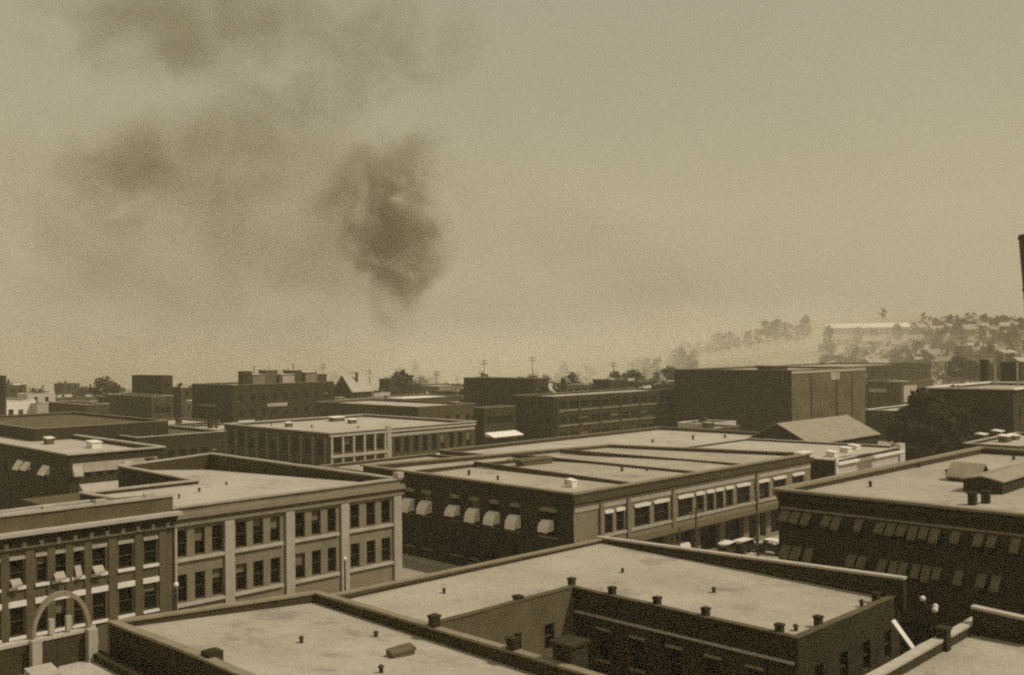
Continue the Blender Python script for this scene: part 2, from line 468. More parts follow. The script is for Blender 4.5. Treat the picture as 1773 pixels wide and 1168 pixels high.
# right half, wrapped round a light court
aR, bB = 66.4, 55.4
q1 = vB(1040, 931, bB); q2 = vA(1562, 1000, aR)
cA, cB = 52.4, 46.5
N2 = Building('brick_building', 'pale L-shaped roof round a light court, lined with short chimneys', 'building',
    [(aD+.45,cB,9.5), (cA,cB,9.45), (cA,28.9,9.3), (aR,28.9,9.25), (aR,bB,9.7), (aD+.45,bB,9.9)],
    drop=.2, wall='brick', sides={0:'brick4'}, coping='tar', roof='gravel', cop=(.05,.08))  # sunlit court wall gets paler brick, its light put into the colour
for i in range(5):                                        # court wall, dark side
    u = 2.2+i*3.0; N2.window(1, u, u+1.05, 4.9, 6.9); N2.window(1, u, u+1.05, 1.5, 3.5)
    N2.box('sill', 1, u-.12, u+1.17, 4.74, 4.89, 0, .12, 'coping2'); N2.box('lintel', 1, u-.12, u+1.17, 6.91, 7.1, 0, .06, 'coping2')
N2.box('string_course', 1, .2, 17.4, 7.75, 7.9, 0, .14, 'coping')
for i in range(3):
    u = 5+i*3.3; N2.window(0, u, u+1.0, 5.6, 7.4); N2.window(0, u, u+1.0, 2.0, 3.8)
for i in range(4):
    u = 2+i*3.2; N2.window(2, u, u+1.1, 5.3, 7.2); N2.window(2, u, u+1.1, 1.8, 3.8)
N2.finish()
# tall parapet along the street and back parapet, both coped
def parapet(B, name, p, q, th, zl, m, cm, side, ch=.16):
    """p, q: (a, b, ztop); the wall stands on zl and thickens to one side"""
    V, F = [], []; P0, P1 = Vector(W(p[0],p[1])), Vector(W(q[0],q[1])); d = (P1-P0).normalized(); n = Vector((d.y,-d.x))*side*th
    A_ = [(P0.x,P0.y),(P1.x,P1.y),(P1.x+n.x,P1.y+n.y),(P0.x+n.x,P0.y+n.y)]; zz = [p[2],q[2],q[2],p[2]]
    zb = zl if isinstance(zl, (list, tuple)) else [zl]*4
    hexa(V, F, [(x,y,zb[i]) for i,(x,y) in enumerate(A_)]+[(x,y,zz[i]) for i,(x,y) in enumerate(A_)])
    o = B.part(name, V, F, m)
    e = d*.06; nn = n.normalized()*.09
    A2 = [(P0-e-nn),(P1+e-nn),(P1+e+n+nn),(P0-e+n+nn)]; V, F = [], []
    hexa(V, F, [(v.x,v.y,zz[i]+.003) for i,v in enumerate(A2)]+[(v.x,v.y,zz[i]+ch) for i,v in enumerate(A2)])
    B.part('coping', V, F, cm, o); return o
parapet(N2, 'parapet', (aR+.02,28.4,q2[2]), (aR+.02,bB+.3,q1[2]), .42, 8.4, 'brick', 'coping', -1)
parapet(N2, 'parapet', (aR-.45,bB+.02,q1[2]-.1), (aD+.45,bB+.02,p_br[2]-.15), .36, 8.9, 'brick2', 'coping2', -1, .12)
for x, y in ((990,1022),(1060,1034),(1138,1052),(1222,1076),(1350,1102)):
    a, b, z = vA(x, y, cA+.45); N2.chimney(a, b, N2.zat(a, b)-.03, .62, .42)
for x, y in ((897,1054),):
    a, b, z = vB(x, y, cB+.45); N2.chimney(a, b, N2.zat(a, b)-.03, .4, .5)
for x, y in ((1417,1080),(1517,1052)):
    a, b, z = vB(x, y, 29.5); N2.chimney(a, b, N2.zat(a, b)-.03, .62, .42)
for x, y in ((769,1026),(1078,990),(1236,1025),(1378,1091),(1492,1050)): N2.vent(x, y, .2, .55)

# low roof to the bottom right, light parapet and dark party wall
r1 = vZ(1480, 1154, 9.7)
N3 = Building('brick_building', 'flat roofed building with pale coping and a black party wall beside the street lamp', 'building',
    [(r1[0]-2,10,9.6), (63.8,10,9.7), (63.8,22.3,9.75), (r1[0]-2,22.3,9.75)], drop=.55, wall='brick', coping='coping', roof='gravel', cop=(.12,.16))
N3.finish()
s0 = vB(1630, 1066, 22.0)
z3 = 10.9
parapet(N3, 'party_wall', (60.5,21.9,10.75), (60.5,18.2,10.55), .4, 9.0, 'brick', 'coping', -1)
parapet(N3, 'party_wall', (60.9,18.1,10.55), (63.7,18.1,10.85), .4, 9.0, 'brick', 'coping', 1)
N3.chimney(56.4, 22.0, 9.2, 1.15, .6)
a, b, z = vZ(1545, 1118, 9.9)
V, F = [], []; P = Vector((*W(54.6,22.75), 9.2)); Q = Vector((*W(53.4,23.6), 11.2))
d = (Q-P).normalized(); u = Vector((S2,S2,0))*.22; n = d.cross(Vector((S2,S2,0))).normalized()*.03
hexa(V, F, [tuple(P-u-n),tuple(P+u-n),tuple(P+u+n),tuple(P-u+n),tuple(Q-u-n),tuple(Q+u-n),tuple(Q+u+n),tuple(Q-u+n)])
o = mk('ladder_board', V, F, M['white'], loc=tuple(P)); tag(o, 'pale board leaning against the coping of the bottom right roof', 'board')

# low pale roofed building beyond the alley, with an arched frame on its street parapet
aL0 = 6
n0 = vB(100, 1100, 57.0)
N0 = Building('theatre_building', 'low pale roof beyond the alley with an arched frame rising from its parapet', 'building',
    [(aL0,44,n0[2]-1.3), (22.6,44,n0[2]-1.3), (22.6,56.4,n0[2]-1.3), (22.6,57.0,n0[2]), (aL0,57.0,n0[2])], drops=[.3,.3,.3,1.6,1.6], wall='brick', coping='coping', roof='gravel2', cop=(.12,.16), cops={1:'brick'})
N0.rowwin(1, 3, 1.0, 4, 6); N0.finish()
w = N0.walls[3]                                          # faces the street beyond
u_l, zs_ = w.hit(54, 1092); u_r, _ = w.hit(150, 1084); _, zt_ = w.hit(105, 1020)
uc = (u_l+u_r)/2; R = abs(u_r-u_l)/2; zc = n0[2]+.22
V, F = [], []; K = 28
for i in range(K+1):
    t = math.pi*i/K
    for rr, nn in ((R+.09, -.05), (R+.09, -.4), (R-.09, -.4), (R-.09, -.05)):
        V.append(w.pt(uc+rr*math.cos(t), zc+(rr*(zt_-zc)/R*.93)*math.sin(t), nn))
for i in range(K):
    for j in range(4): F.append((4*i+j, 4*i+(j+1)%4, 4*i+4+(j+1)%4, 4*i+4+j))
F += [(0,1,2,3), (4*K+3,4*K+2,4*K+1,4*K)]
arch = N0.part('arch', V, F, 'coping2')
for u in (uc-R, uc+R):
    V, F = [], []; w.slab(V, F, u-.25, u+.25, n0[2]-1.62, zc-.004, -.95, -.45); N0.part('arch_pillar', V, F, 'stone', arch)
for u in (uc-R*.3, uc+R*.32):
    V, F = [], []; w.slab(V, F, u-.14, u+.14, zc, zc+R*.55, -.25, .05); N0.part('mullion', V, F, 'stone', arch)
V, F = [], []; p = W(19.7, 54.6); tube(V, F, (*p, n0[2]-1.62), (*p, n0[2]+.4), .05); N0.part('vent_pipe', V, F, 'iron')
a, b, z = 17.0, 53, n0[2]-1.6
N0.hatch(a-1.5, b-1, z, 2.0, 1.6, .5, 'stone', 'stone', 'roof_lantern'); N0.hatch(18.6, 53.6, z, 1.2, 1.4, .7, 'white', 'stone', 'roof_lantern'); N0.chimney(15.2, 50.2, z, 1.0, .6)

# ------------------------------------------------------------------ LEFT BLOCK across the cross street
bL = 74.2
f0 = vB(300, 883, bL); f1 = vB(693, 827, bL)
nc = vZ(335, 837, 13.3)
L2 = Building('commercial_building', 'three storey pale stone front with four piered bays of triple windows', 'building',
    [(f0[0],bL,14.2), (f1[0],bL,14.2), (f1[0],111.5,14.2), (nc[0],111.5,13.7), (nc[0],nc[1],13.6), (f0[0],nc[1],13.6)],
    wall='brick', sides={0:'brick3'}, roof='gravel2', coping='stone', drops=[.45,.5,1.9,.45,.3,.3], cop=(.16,.16))  # walls off the front: shade put into a darker brick
grp = [[314,346,376.5],[417.5,447,476.5],[519.5,547.5,574.5],[614.5,642,668]]
gw = [[19,18,19],[19,18,17],[17,16,15],[15.5,15.5,15.5]]
w = L2.walls[0]
zt1 = w.hit(314, 917)[1]; zb1 = w.hit(314, 964)[1]; zt2 = w.hit(314, 994)[1]; zb2 = zt2-(zt1-zb1)-.05
for gi, (gx, gg) in enumerate(zip(grp, gw)):
    for x, ww in zip(gx, gg):
        ymid = 940-(x-314)*.13
        u0 = w.hit(x-ww/2, ymid)[0]; u1 = w.hit(x+ww/2, ymid)[0]
        L2.window(0, u0, u1, zb1, zt1, depth=.35); L2.window(0, u0, u1, zb2, zt2, depth=.35)
    ua = w.hit(gx[0]-gg[0]/2-4, 940)[0]; ub = w.hit(gx[2]+gg[2]/2+4, 940)[0]
    L2.box('sill_band', 0, ua, ub, zb1-.34, zb1-.10, 0, .22, 'coping')
    L2.box('frieze', 0, ua, ub, zt1+.30, zt1+.52, 0, .10, 'stone')
    L2.box('sill_band', 0, ua, ub, zb2-.34, zb2-.10, 0, .22, 'coping')
    L2.window(0, ua+.2, ub-.2, .8, 3.3, mull=3, rail=False, name='shop_window')
for x in (296,396,501,596):
    u = w.hit(x, 950)[0]; L2.box('pier', 0, max(.02,u-.42), u+.42, .2, 12.7, 0, .24, 'stone')
L2.box('pier', 0, w.len-.95, w.len-.05, .2, 12.7, 0, .24, 'stone')
L2.box('cornice', 0, 0, w.len+.3, 13.35, 13.75, 0, .42, 'coping2'); L2.box('cornice', 0, 0, w.len+.2, 12.75, 12.98, 0, .28, 'brick3')
L2.box('shop_canopy', 0, w.len-6.2, w.len+.2, 4.15, 4.45, 0, .3, 'stone')
for u in (5,10,15): L2.window(4, u/2, u/2+.9, 8, 10)
L2.finish()
V, F = [], []; abox(V, F, nc[0]-11, nc[0]-.02, nc[1]+.02, 110, 11.2, 11.4); L2.part('court_shade_sheet', V, F, 'tar')  # dark sheet added so the open court reads as shaded
for x, y in ((345,850),(392,838),(310,862)): L2.vent(x, y, .18, .5)
L2.box('corner_block', 0, w.len-.5, w.len+.25, 14.37, 14.9, -.5, .25, 'coping')

# ornate dark brick neighbour
g0 = vB(-60, 927, bL)
L1 = Building('commercial_building', 'dark brick front with white lintels, deep pale cornice and black tarred roof', 'building',
    [(g0[0]-4,bL,15.2), (f0[0]-.02,bL,15.2), (f0[0]-.02,90,13.2), (g0[0]-4,90,13.2)], wall='brick4', roof='tar', coping='coping', drops=[2.4,2.4,.5,.5], cop=(.12,.2))
w = L1.walls[0]
cols = [(-14,24),(29,24),(72.5,18),(104,24),(135,17),(171.5,23),(217.6,24),(260.5,22)]
zA1 = w.hit(171, 947)[1]; zA0 = w.hit(171, 990)[1]; zB1 = w.hit(171, 1024)[1]; zB0 = w.hit(171, 1072)[1]
for i, (x, ww) in enumerate(cols):
    u0 = w.hit(x-ww/2, 980)[0]; u1 = w.hit(x+ww/2, 980)[0]
    L1.window(0, u0, u1, zA0, zA1); L1.window(0, u0, u1, zB0, zB1); L1.window(0, u0, u1, .9, 3.0, rail=False)
    L1.box('lintel', 0, u0-.08, u1+.08, zA1+.02, zA1+.26, 0, .1, 'stone')
    L1.box('sill', 0, u0-.12, u1+.12, zA0-.24, zA0-.02, 0, .16, 'white')
    L1.box('lintel', 0, u0-.14, u1+.14, zB1+.02, zB1+.42, 0, .14, 'white')
    L1.box('sill', 0, u0-.12, u1+.12, zB0-.22, zB0-.02, 0, .16, 'white')
    if i in (1,3,5): L1.awning(0, u0-.02, u1-.25, zA0+.55, zA0+.15, .5, 'stone', cheek=False)
    if i == 4: L1.awning(0, u0+.1, u0+.55, zA0+.8, zA0+.1, .4, 'stone', cheek=False)
for x in (8,51,88,120,152,194,239,281):
    u = w.hit(x, 980)[0]; L1.box('pilaster', 0, u-.28, u+.28, .2, zA1+.7, 0, .12, 'brick4')
zc1 = w.hit(150, 903)[1]
L1.box('cornice', 0, 0, w.len+.35, zc1-.25, zc1, 0, .95, 'coping')
L1.box('cornice_bed', 0, 0, w.len+.1, zc1-.75, zc1-.253, 0, .45, 'brick')
L1.box('frieze_moulding', 0, 0, w.len, zA1+.75, zA1+.9, 0, .2, 'stone')
for i in range(16):
    u = w.len*(i+.5)/16; L1.box('bracket', 0, u-.12, u+.12, zc1-1.15, zc1-.755, 0, .38, 'stone')
for i in range(5):
    u = w.len*(i+.5)/5; L1.box('parapet_block', 0, u-.4, u+.4, 15.41, 15.62, -.38, .1, 'coping')
L1.finish()

# awninged block behind
tz = 12
T = Building('commercial_building', 'corner block with thin pale cornices and small awnings behind the dark brick front', 'building',
    cornerbox(120, 787, tz, 281, -90), drop=.6, wall='brick', coping='coping', roof='gravel2', cop=(.35,.22), base=0)
r = T.pxwin(3, [35,48,80,12,-8], [9,9,11,9,9], (80,806), (80,832))
for q in r[:3]: T.awning(3, q[0]-.1, q[1]+.1, q[3]+.1, q[3]-1.1, .9)
r = T.pxwin(0, [133,152,172,192,222,240,262], 11, (190,800), (190,822))
for i in (0,4): T.awning(0, r[i][0]-.2, r[i][1]+.2, r[i][3]+.1, r[i][3]-1.3, 1.0, 'stone')
T.box('string_course', 0, .5, T.walls[0].len-1, 9.3, 10.7, 0, .1, 'stone')
uA = T.walls[0].hit(137, 832)[0]; uB = T.walls[0].hit(210, 826)[0]
T.awning(0, uA, uB, 7.6, 6.5, 1.6, 'stone')
T.rowwin(3, 6, 1.4, 2, 5); T.rowwin(0, 4, 2.2, 1, 3.2)
T.finish()
a, b, z = T.roofpt(163, 774); T.hatch(a, b, z, 1.6, 2.4, .9, 'white', 'white'); a, b, z = T.roofpt(85, 768); T.hatch(a, b, z, 1.2, 1.6, 1, 'wood', 'white', 'roof_hatch')
a, b, z = T.roofpt(276, 778)
T.chimney(T.walls[0].len*0+vZ(276,800,10)[0]-1, vZ(276,800,10)[1]+1, 6, 4.6, 1.1, m='brick')
# ------------------------------------------------------------------ MIDDLE BLOCK
m0 = vZ(990, 855, 10.7)
aM, bM = 79.8, 70.6
aME = solveA(aM, bM, 10.7, 1402)
M1 = Building('corner_building', 'two storey corner building with white arched window heads and small white awnings', 'building',
    [(aM,bM,10.7), (aME,bM,10.7), (aME,109,9.7), (aM,109,10.9)], wall='brick', sides={0:'brick3'}, roof='gravel', coping='coping2', drops=[.5,.4,.4,.6], cop=(.32,.2))  # tan on the sunlit front, shade of the other sides painted as dark brick
w = M1.walls[0]
zt = w.hit(1065, 885)[1]; zb = w.hit(1065, 920)[1]
wins = [(1054,14),(1074,14),(1112,27),(1145,26),(1187,26),(1212,14),(1230,13),(1246,13),(1263,13),(1287,23),(1322,20),(1350,22),(1382,20)]
zz = []
for x, ww in wins:
    y0 = 892-(x-1065)*.16
    u0 = w.hit(x-ww/2, y0)[0]; u1 = w.hit(x+ww/2, y0)[0]; M1.window(0, u0, u1, zb, zt, mull=1 if ww > 20 else 0, depth=.4)
    zz.append((u0, u1))
def archhead(B, e, u0, u1, z, h, m):
    w = B.walls[e]; V, F = [], []; K = 8; uc = (u0+u1)/2; r = (u1-u0)/2+.12
    for i in range(K+1):
        t = math.pi*i/K
        for rr, n in ((1,.003),(1,.16),(.0,.16),(.0,.003)):
            V.append(w.pt(uc-r*math.cos(t)*(.86 if rr == 0 else 1), z+(h*(.6+.4*math.sin(t)) if rr else .0), n))
    for i in range(K):
        for j in range(4): F.append((4*i+j, 4*i+(j+1)%4, 4*i+4+(j+1)%4, 4*i+4+j))
    F += [(0,1,2,3),(4*K+3,4*K+2,4*K+1,4*K)]
    return B.part('window_head', V, F, m)
for u0, u1 in zz: archhead(M1, 0, u0, u1, zt+.01, .42, 'white')
ua = w.hit(1040, 925)[0]
M1.box('sill_band', 0, max(.3,ua), w.len-.2, zb-.32, zb-.02, 0, .2, 'stone')
M1.box('spandrel', 0, 1.2, w.len-.2, zb-1.7, zb-.33, 0, .08, 'brick3')
M1.box('frieze', 0, .1, w.len-.1, zt+.75, zt+1.5, 0, .1, 'stone')
for x in (1040,1087,1165,1310): u = w.hit(x, 900)[0]; M1.box('pilaster', 0, max(.1,u-.3), u+.3, .2, 9.3, 0, .3, 'brick3')
M1.box('cornice', 0, -.3, w.len+.2, 9.75, 10.25, 0, .5, 'brick2')
M1.rowwin(0, 9, 4.4, .5, 4.3, .6, .6, rail=False, mull=2, depth=.8, name='shop_window')
M1.box('shop_canopy', 0, 1.0, w.len-.5, 4.45, 4.62, .05, 1.9, 'wood')
uS = w.hit(1330, 880)[0]
M1.box('cornice_block', 0, w.len-3.2, w.len+.2, 10.92, 11.15, -.9, .3, 'white')
w = M1.walls[3]
cols = [(710,14),(740,14),(788,15),(822,15),(857,15),(893,15),(950,30)]
zt = w.hit(822, 866)[1]; zb = w.hit(822, 905)[1]
for x, ww in cols:
    y0 = 880+(x-822)*.13
    u0, u1 = sorted((w.hit(x-ww/2, y0)[0], w.hit(x+ww/2, y0)[0])); M1.window(3, u0, u1, zb, zt)
    archhead(M1, 3, u0, u1, zt+.01, .5, 'coping2')
    M1.window(3, u0, u1, zb-4.2, zt-4.2); M1.box('sill', 3, u0-.1, u1+.1, zb-4.4, zb-4.22, 0, .15, 'coping2')
    M1.box('sill', 3, u0-.1, u1+.1, zb-.2, zb-.02, 0, .15, 'coping2')
    k = (u1-u0)*(.5 if ww > 20 else 1)
    M1.awning(3, (u0+u1)/2-k/2-.1, (u0+u1)/2+k/2+.1, zt-.9, zb+.45, 1.1, dome=True)
u0, u1 = sorted((w.hit(991, 900)[0], w.hit(1024, 900)[0]))
M1.box('signboard', 3, .35, 2.9, zb+.1, zt-.1, .02, .12, 'white'); M1.box('signboard', 3, .1, 3.2, zt-.09, zt+.5, .02, .35, 'white')
M1.finish()
# low dividing parapets across the roof
def divider(B, p, q, th=.35, m='brick2', h=.0):
    a0, b0, z0 = p; a1, b1, z1 = q
    return parapet(B, 'dividing_parapet', (a0,b0,z0), (a1,b1,z1), th, [z0-.6,z1-.6,z1-.6,z0-.6], m, M['wood'], 1, .06)
for aa, b1 in ((92.5, 100), (106, 106), (117, 106)):
    divider(M1, (aa, b1, M1.zat(aa, b1)+.75), (aa, bM+1.2, M1.zat(aa, bM+1.2)+.25))
for bb, a0_, a1_ in ((100.3, 82, 106),):
    divider(M1, (a0_, bb, M1.zat(a0_, bb)+.5), (a1_, bb, M1.zat(a1_, bb)+.5))
for x, y in ((862,830),(980,838),(812,822),(1077,815),(1120,814),(880,800)): M1.vent(x, y, .25, .8)
a, b, z = M1.roofpt(990, 842); M1.hatch(a, b, z, .9, .9, .7, 'white', 'white', 'roof_hatch')
a, b, z = M1.roofpt(925, 803); M1.hatch(min(a,110), min(b,105), z, 6, 1.6, .7, 'wood', 'wood', 'skylight')

# dark warehouse with pale boarded end
k0 = vZ(1447, 797, 9.0); aW, bW = k0[0], k0[1]
aWE = solveA(aW, bW, 9, 1562); bWE = vA(1165, 765, aW)[1]
M2 = Building('warehouse', 'long black walled warehouse with a white boarded end front and pale roof', 'warehouse',
    [(aW,bW,9.0), (aWE,bW,9.3), (aWE,bWE,9.0), (aW,bWE,9.0)], drop=.3, wall='brick', roof='gravel2', coping='coping', base=.15)
for i in range(6):
    u = M2.walls[3].len*(i+.7)/8; M2.window(3, u, u+1.2, 5.6, 7.0, rail=False)
nb = 9
for i in range(nb):
    z0 = .3+i*(8.3-.3)/nb
    M2.box('board', 0, .2, M2.walls[0].len-.1, z0, z0+(8.3-.3)/nb-.05, 0, .08+.02*(i%2), 'siding')
M2.box('cornice', 0, 0, M2.walls[0].len, 8.35, 8.75, 0, .5, 'white')
M2.box('pier', 0, -.3, .18, .2, 9.5, 0, .3, 'white'); M2.box('pier', 0, M2.walls[0].len-1.6, M2.walls[0].len+.4, .2, 9.9, -.6, .35, 'siding')
M2.finish()
for u in (.3,.6,.8):
    M2.hatch(aW+(aWE-aW)*u, bW+3+u*4, 8.75, 1.5, 1.5, .7, 'white', 'white', 'roof_hatch')
# low roofs behind
Q = Building('storehouse', 'low wide storehouse under a pale roof behind the black warehouse', 'building',
    rect(128, 202, 114, 149, 6.6), drop=.7, wall='brick2', roof='gravel2', coping='coping2', base=0)
Q.rowwin(3, 7, 1.4, 2, 4); Q.rowwin(0, 10, 1.4, 2, 4); Q.finish()
for x, y in ((1200,760),(1255,757),(1130,765)): Q.vent(x, y, .4, 1.1)
Q2 = Building('storehouse', 'one storey storehouse with pale roof in front of the banded dark building', 'building',
    rect(100, 126, 113, 150, 6.0), drop=.5, wall='brick2', roof='gravel', coping='coping2', base=0)
Q2.rowwin(3, 7, 1.4, 2, 4); Q2.rowwin(0, 4, 1.4, 2, 4); Q2.finish()

# ------------------------------------------------------------------ RIGHT BLOCK
c0 = vZ(1340, 848, 13.2); aR1, bR1 = 81.3, 46.6
R1 = Building('commercial_building', 'black shaded brick building with rows of striped awnings and a broad pale roof with skylight', 'building',
    [(aR1,2,13.2), (127,2,13.4), (127,bR1-2,13.6), (aR1,bR1,13.2)], wall='brick', roof='gravel', coping='coping2', drops=[.35,.35,.6,.4], cop=(.4,.22))
w = R1.walls[3]
def rowaw(xs, yt, yb, x0, out):
    zt = w.hit(x0, yt)[1]; zb = w.hit(x0, yb)[1]
    for x, ww in xs:
        y0 = yt+(x-x0)*.12
        u0, u1 = sorted((w.hit(x-ww/2, y0)[0], w.hit(x+ww/2, y0)[0]))
        R1.window(3, u0+.1, u1-.1, zb-.4, zt-.03); R1.awning(3, u0+.05, u1-.05, zt, zb+.35, .8, 'canvas2', cheek=False)
rowaw([(1361,17),(1380,17),(1399,16),(1434,16),(1451,16),(1490,14),(1527,17),(1545,17),(1564,17),(1583,17),(1602,17),(1621,17),(1657,18),(1697,18),(1720,18),(1760,18)], 885, 908, 1380, .8)
rowaw([(1363,17),(1382,17),(1403,16),(1476,17),(1495,17),(1530,16),(1549,16),(1566,16),(1588,16),(1606,16),(1625,16),(1662,17),(1702,18),(1726,18)], 945, 970, 1380, .8)
R1.box('string_course', 3, .3, w.len-.3, 11.6, 11.78, 0, .12, 'coping2'); R1.box('cornice', 3, .0, w.len+.3, 12.55, 12.95, 0, .35, 'brick')
R1.rowwin(3, 9, 3.2, .9, 3.4, rail=False, mull=2, name='shop_window')
w0 = R1.walls[2]
R1.finish()
for x, y in ((1507,842),(1533,815),(1560,812),(1592,808),(1640,820),(1645,826),(1755,795)): R1.vent(x, y, .28, .7)
# skylight monitor
a0, b0, z0 = R1.roofpt(1662, 850)
def gable(B, name, a0, a1, b0, b1, z0, ze, zr, wall, roof, over=.3, along='A', parent=None):
    """gabled house-like volume: walls and two roof planes"""
    V, F = [], []
    if along == 'A':
        bm_ = (b0+b1)/2
        for a in (a0, a1):
            for b, z in ((b0,z0),(b1,z0),(b1,ze),(bm_,zr),(b0,ze)): V.append((*W(a,b), z))
    else:
        am = (a0+a1)/2
        for b in (b0, b1):
            for a, z in ((a0,z0),(a1,z0),(a1,ze),(am,zr),(a0,ze)): V.append((*W(a,b), z))
    F = [(0,1,2,3,4),(9,8,7,6,5),(0,5,6,1),(1,6,7,2),(4,9,5,0)]
    o = mk(name, V, F, M[wall], parent or B)
    for s_ in (0, 1):
        V, F = [], []
        if along == 'A':
            be = (b0-over) if s_ == 0 else (b1+over); zl = ze-(zr-ze)*over/((b1-b0)/2)
            q = [(a0-over,be,zl),(a1+over,be,zl),(a1+over,bm_,zr),(a0-over,bm_,zr)]
        else:
            ae = (a0-over) if s_ == 0 else (a1+over); zl = ze-(zr-ze)*over/((a1-a0)/2)
            q = [(ae,b0-over,zl),(ae,b1+over,zl),(am,b1+over,zr),(am,b0-over,zr)]
        hexa(V, F, [(*W(a,b),z+.01) for a,b,z in q]+[(*W(a,b),z+.13) for a,b,z in q])
        mk('roof', V, F, M[roof], o)
    return o
gable(R1, 'skylight', a0+.3, a0+13, b0-3.6, b0-.2, z0-.1, z0+1.15, z0+1.5, 'brick', 'shingle', .2, 'A', R1.root)
gable(R1, 'skylight', a0+6.5, a0+9.5, b0+.6, b0+3.6, z0-.1, z0+.5, z0+1.7, 'iron', 'shingle', .15, 'B', R1.root)
for x, y in ((1684,873),(1707,870)):
    a, b, z = R1.roofpt(x, y); R1.chimney(a, b, z-.05, 1.0, .6)

# ------------------------------------------------------------------ BEYOND: right of centre
W1 = Building('brick_warehouse', 'tall windowless brick warehouse, one side black, the other stained pale plaster', 'warehouse',
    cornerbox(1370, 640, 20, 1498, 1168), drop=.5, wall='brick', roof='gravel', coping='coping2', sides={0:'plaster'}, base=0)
w = W1.walls[0]
for t in (.24, .58, .8):
    V, F = [], []; W1.box('downpipe', 0, w.len*t-.1, w.len*t+.1, .5, 18.9, .0, .22, 'brick')
W1.box('signboard', 0, w.len*.50, w.len*.62, 16.6, 18.8, .13, .2, 'stone')
W1.box('coping_band', 0, 0, w.len, 19.0, 19.7, 0, .2, 'stone')
for i in range(4): W1.window(3, 6+i*14, 7.4+i*14, 13, 15, rail=False)
W1.finish()
W1.hatch((W1.root.location.x+W1.root.location.y)*S2+14, (W1.root.location.y-W1.root.location.x)*S2+14, 19.4, 9, 5, 1.6, 'brick', 'gravel', 'penthouse')

# gabled shed with pale shingles in front of the tall warehouse
e0 = vZ(1404, 768, 6.5); aS, bS = e0[0], e0[1]
aSE = solveA(aS, bS, 6.5, 1520)
sh = thing('gabled_shed', 'gabled shed with pale shingle roof in front of the plastered warehouse', 'shed', (*W(aS, bS), 0))
gable(sh, 'wall', aS, aSE, bS, bS+15, 0, 6.6, 10.4, 'brick', 'shingle', .5, 'A')

C1 = Building('brick_building', 'dark three storey brick building with pale sill bands along its long side', 'building',
    cornerbox(960, 686, 13.6, 1172, 888), drop=.5, wall='brick', roof='gravel2', coping='coping2', base=0)
w = C1.walls[0]
for zr in (10.2, 6.0, 1.6):
    for i in range(12):
        u = 1.2+i*(w.len-2.4)/12; C1.window(0, u+.5, u+(w.len-2.4)/12-.7, zr-.0, zr+1.9, mull=1)
for zr in (9.7, 5.5):
    for i in range(6): C1.box('sill_band', 0, 1.6+i*(w.len-2)/6, .6+(i+1)*(w.len-2)/6, zr-.3, zr+.1, 0, .2, 'coping2')
for i in range(7): u = 1+i*(w.len-2)/6; C1.box('pier', 0, u-.45, u+.45, .1, 13.2, 0, .3, 'brick')
for zr in (10.2, 6.0, 1.6): C1.rowwin(3, 5, 1.6, zr, zr+1.9)
C1.finish()
a, b, z = C1.P[0][0], C1.P[0][1], 13
C1.chimney((C1.P[1][0]+C1.P[1][1])*S2-6, (C1.P[1][1]-C1.P[1][0])*S2+4, 12.8, 2, 1.5)

def simple(name, label, cat, px, py, z, pxr, pxl, wall='brick', roof='gravel2', coping='coping2', wins=(0,0), rows=((3,5),), base=0, drop=.5, ww=1.3, depth=None, fill=None, **k):
    p = cornerbox(px, py, z, pxr, pxl)
    if depth:
        p = rect(p[0][0], p[0][0]+min(depth[0], p[1][0]-p[0][0]) if depth[0] else p[1][0], p[0][1], p[0][1]+min(depth[1], p[2][1]-p[0][1]) if depth[1] else p[2][1], z)
    B = Building(name, label, cat, p, drop=drop, wall=wall, roof=roof, coping=coping, base=base, **k)
    for z0, z1 in rows:
        if wins[0]: B.rowwin(0, wins[0], ww, z0, z1)
        if wins[1]: B.rowwin(3, wins[1], ww, z0, z1)
    B.finish(); return B
C2 = simple('brick_building', 'plain dark brick box rising behind the banded building', 'building', 925, 655, 17.6, 950, 803, wins=(3,5), rows=((13,15),(8,10)))
C3 = Building('brick_building', 'dark brick block with a pale sloping canopy at its foot', 'building', cornerbox(838, 706, 11, 892, 815), drop=.5, wall='brick', roof='gravel2', coping='coping2', base=0)
C3.rowwin(0, 6, 1.6, 6.6, 8.6); C3.rowwin(3, 2, 1.4, 6.6, 8.6); C3.awning(0, .2, C3.walls[0].len-.2, 4.4, 3.2, 3.2, 'canvas', 'canopy'); C3.finish()

F1 = Building('commercial_building', 'two storey block with pale window piers and a galleried side front', 'building', cornerbox(570, 750, 10, 822, 388), drop=.5, wall='brick2', roof='gravel2', coping='coping', cop=(.3,.25), base=0)
w = F1.walls[3]
F1.rowwin(3, 9, 2.0, 5.4, 8.6, 1.2, 1.2); F1.rowwin(3, 9, 2.0, .8, 3.6, 1.2, 1.2, name='shop_window')
for i in range(10): u = 1.2+(w.len-2.4)*i/9; F1.box('pier', 3, max(.05,u-.32), u+.32, .1, 9.2, 0, .22, 'brick3')
w = F1.walls[0]
uP = w.hit(672, 760)[0]
for i in range(5):
    u = .6+(uP-1.6)*(i+.5)/5; F1.window(0, u-.9, u+.9, 6.0, 9.0, mull=0, depth=.6); F1.window(0, u-.9, u+.9, .8, 4.2, depth=.6, rail=False)
for i in range(6):
    u = .5+(uP-1.4)*i/5; F1.box('gallery_post', 0, u-.22, u+.22, .2, 9.2, .0, .3, 'stone')
F1.box('gallery_rail', 0, .1, uP-.6, 5.0, 5.6, .0, .5, 'stone')
F1.box('pilaster', 0, uP-.5, uP+.6, .1, 10.6, -.3, .45, 'stone')
n = 9
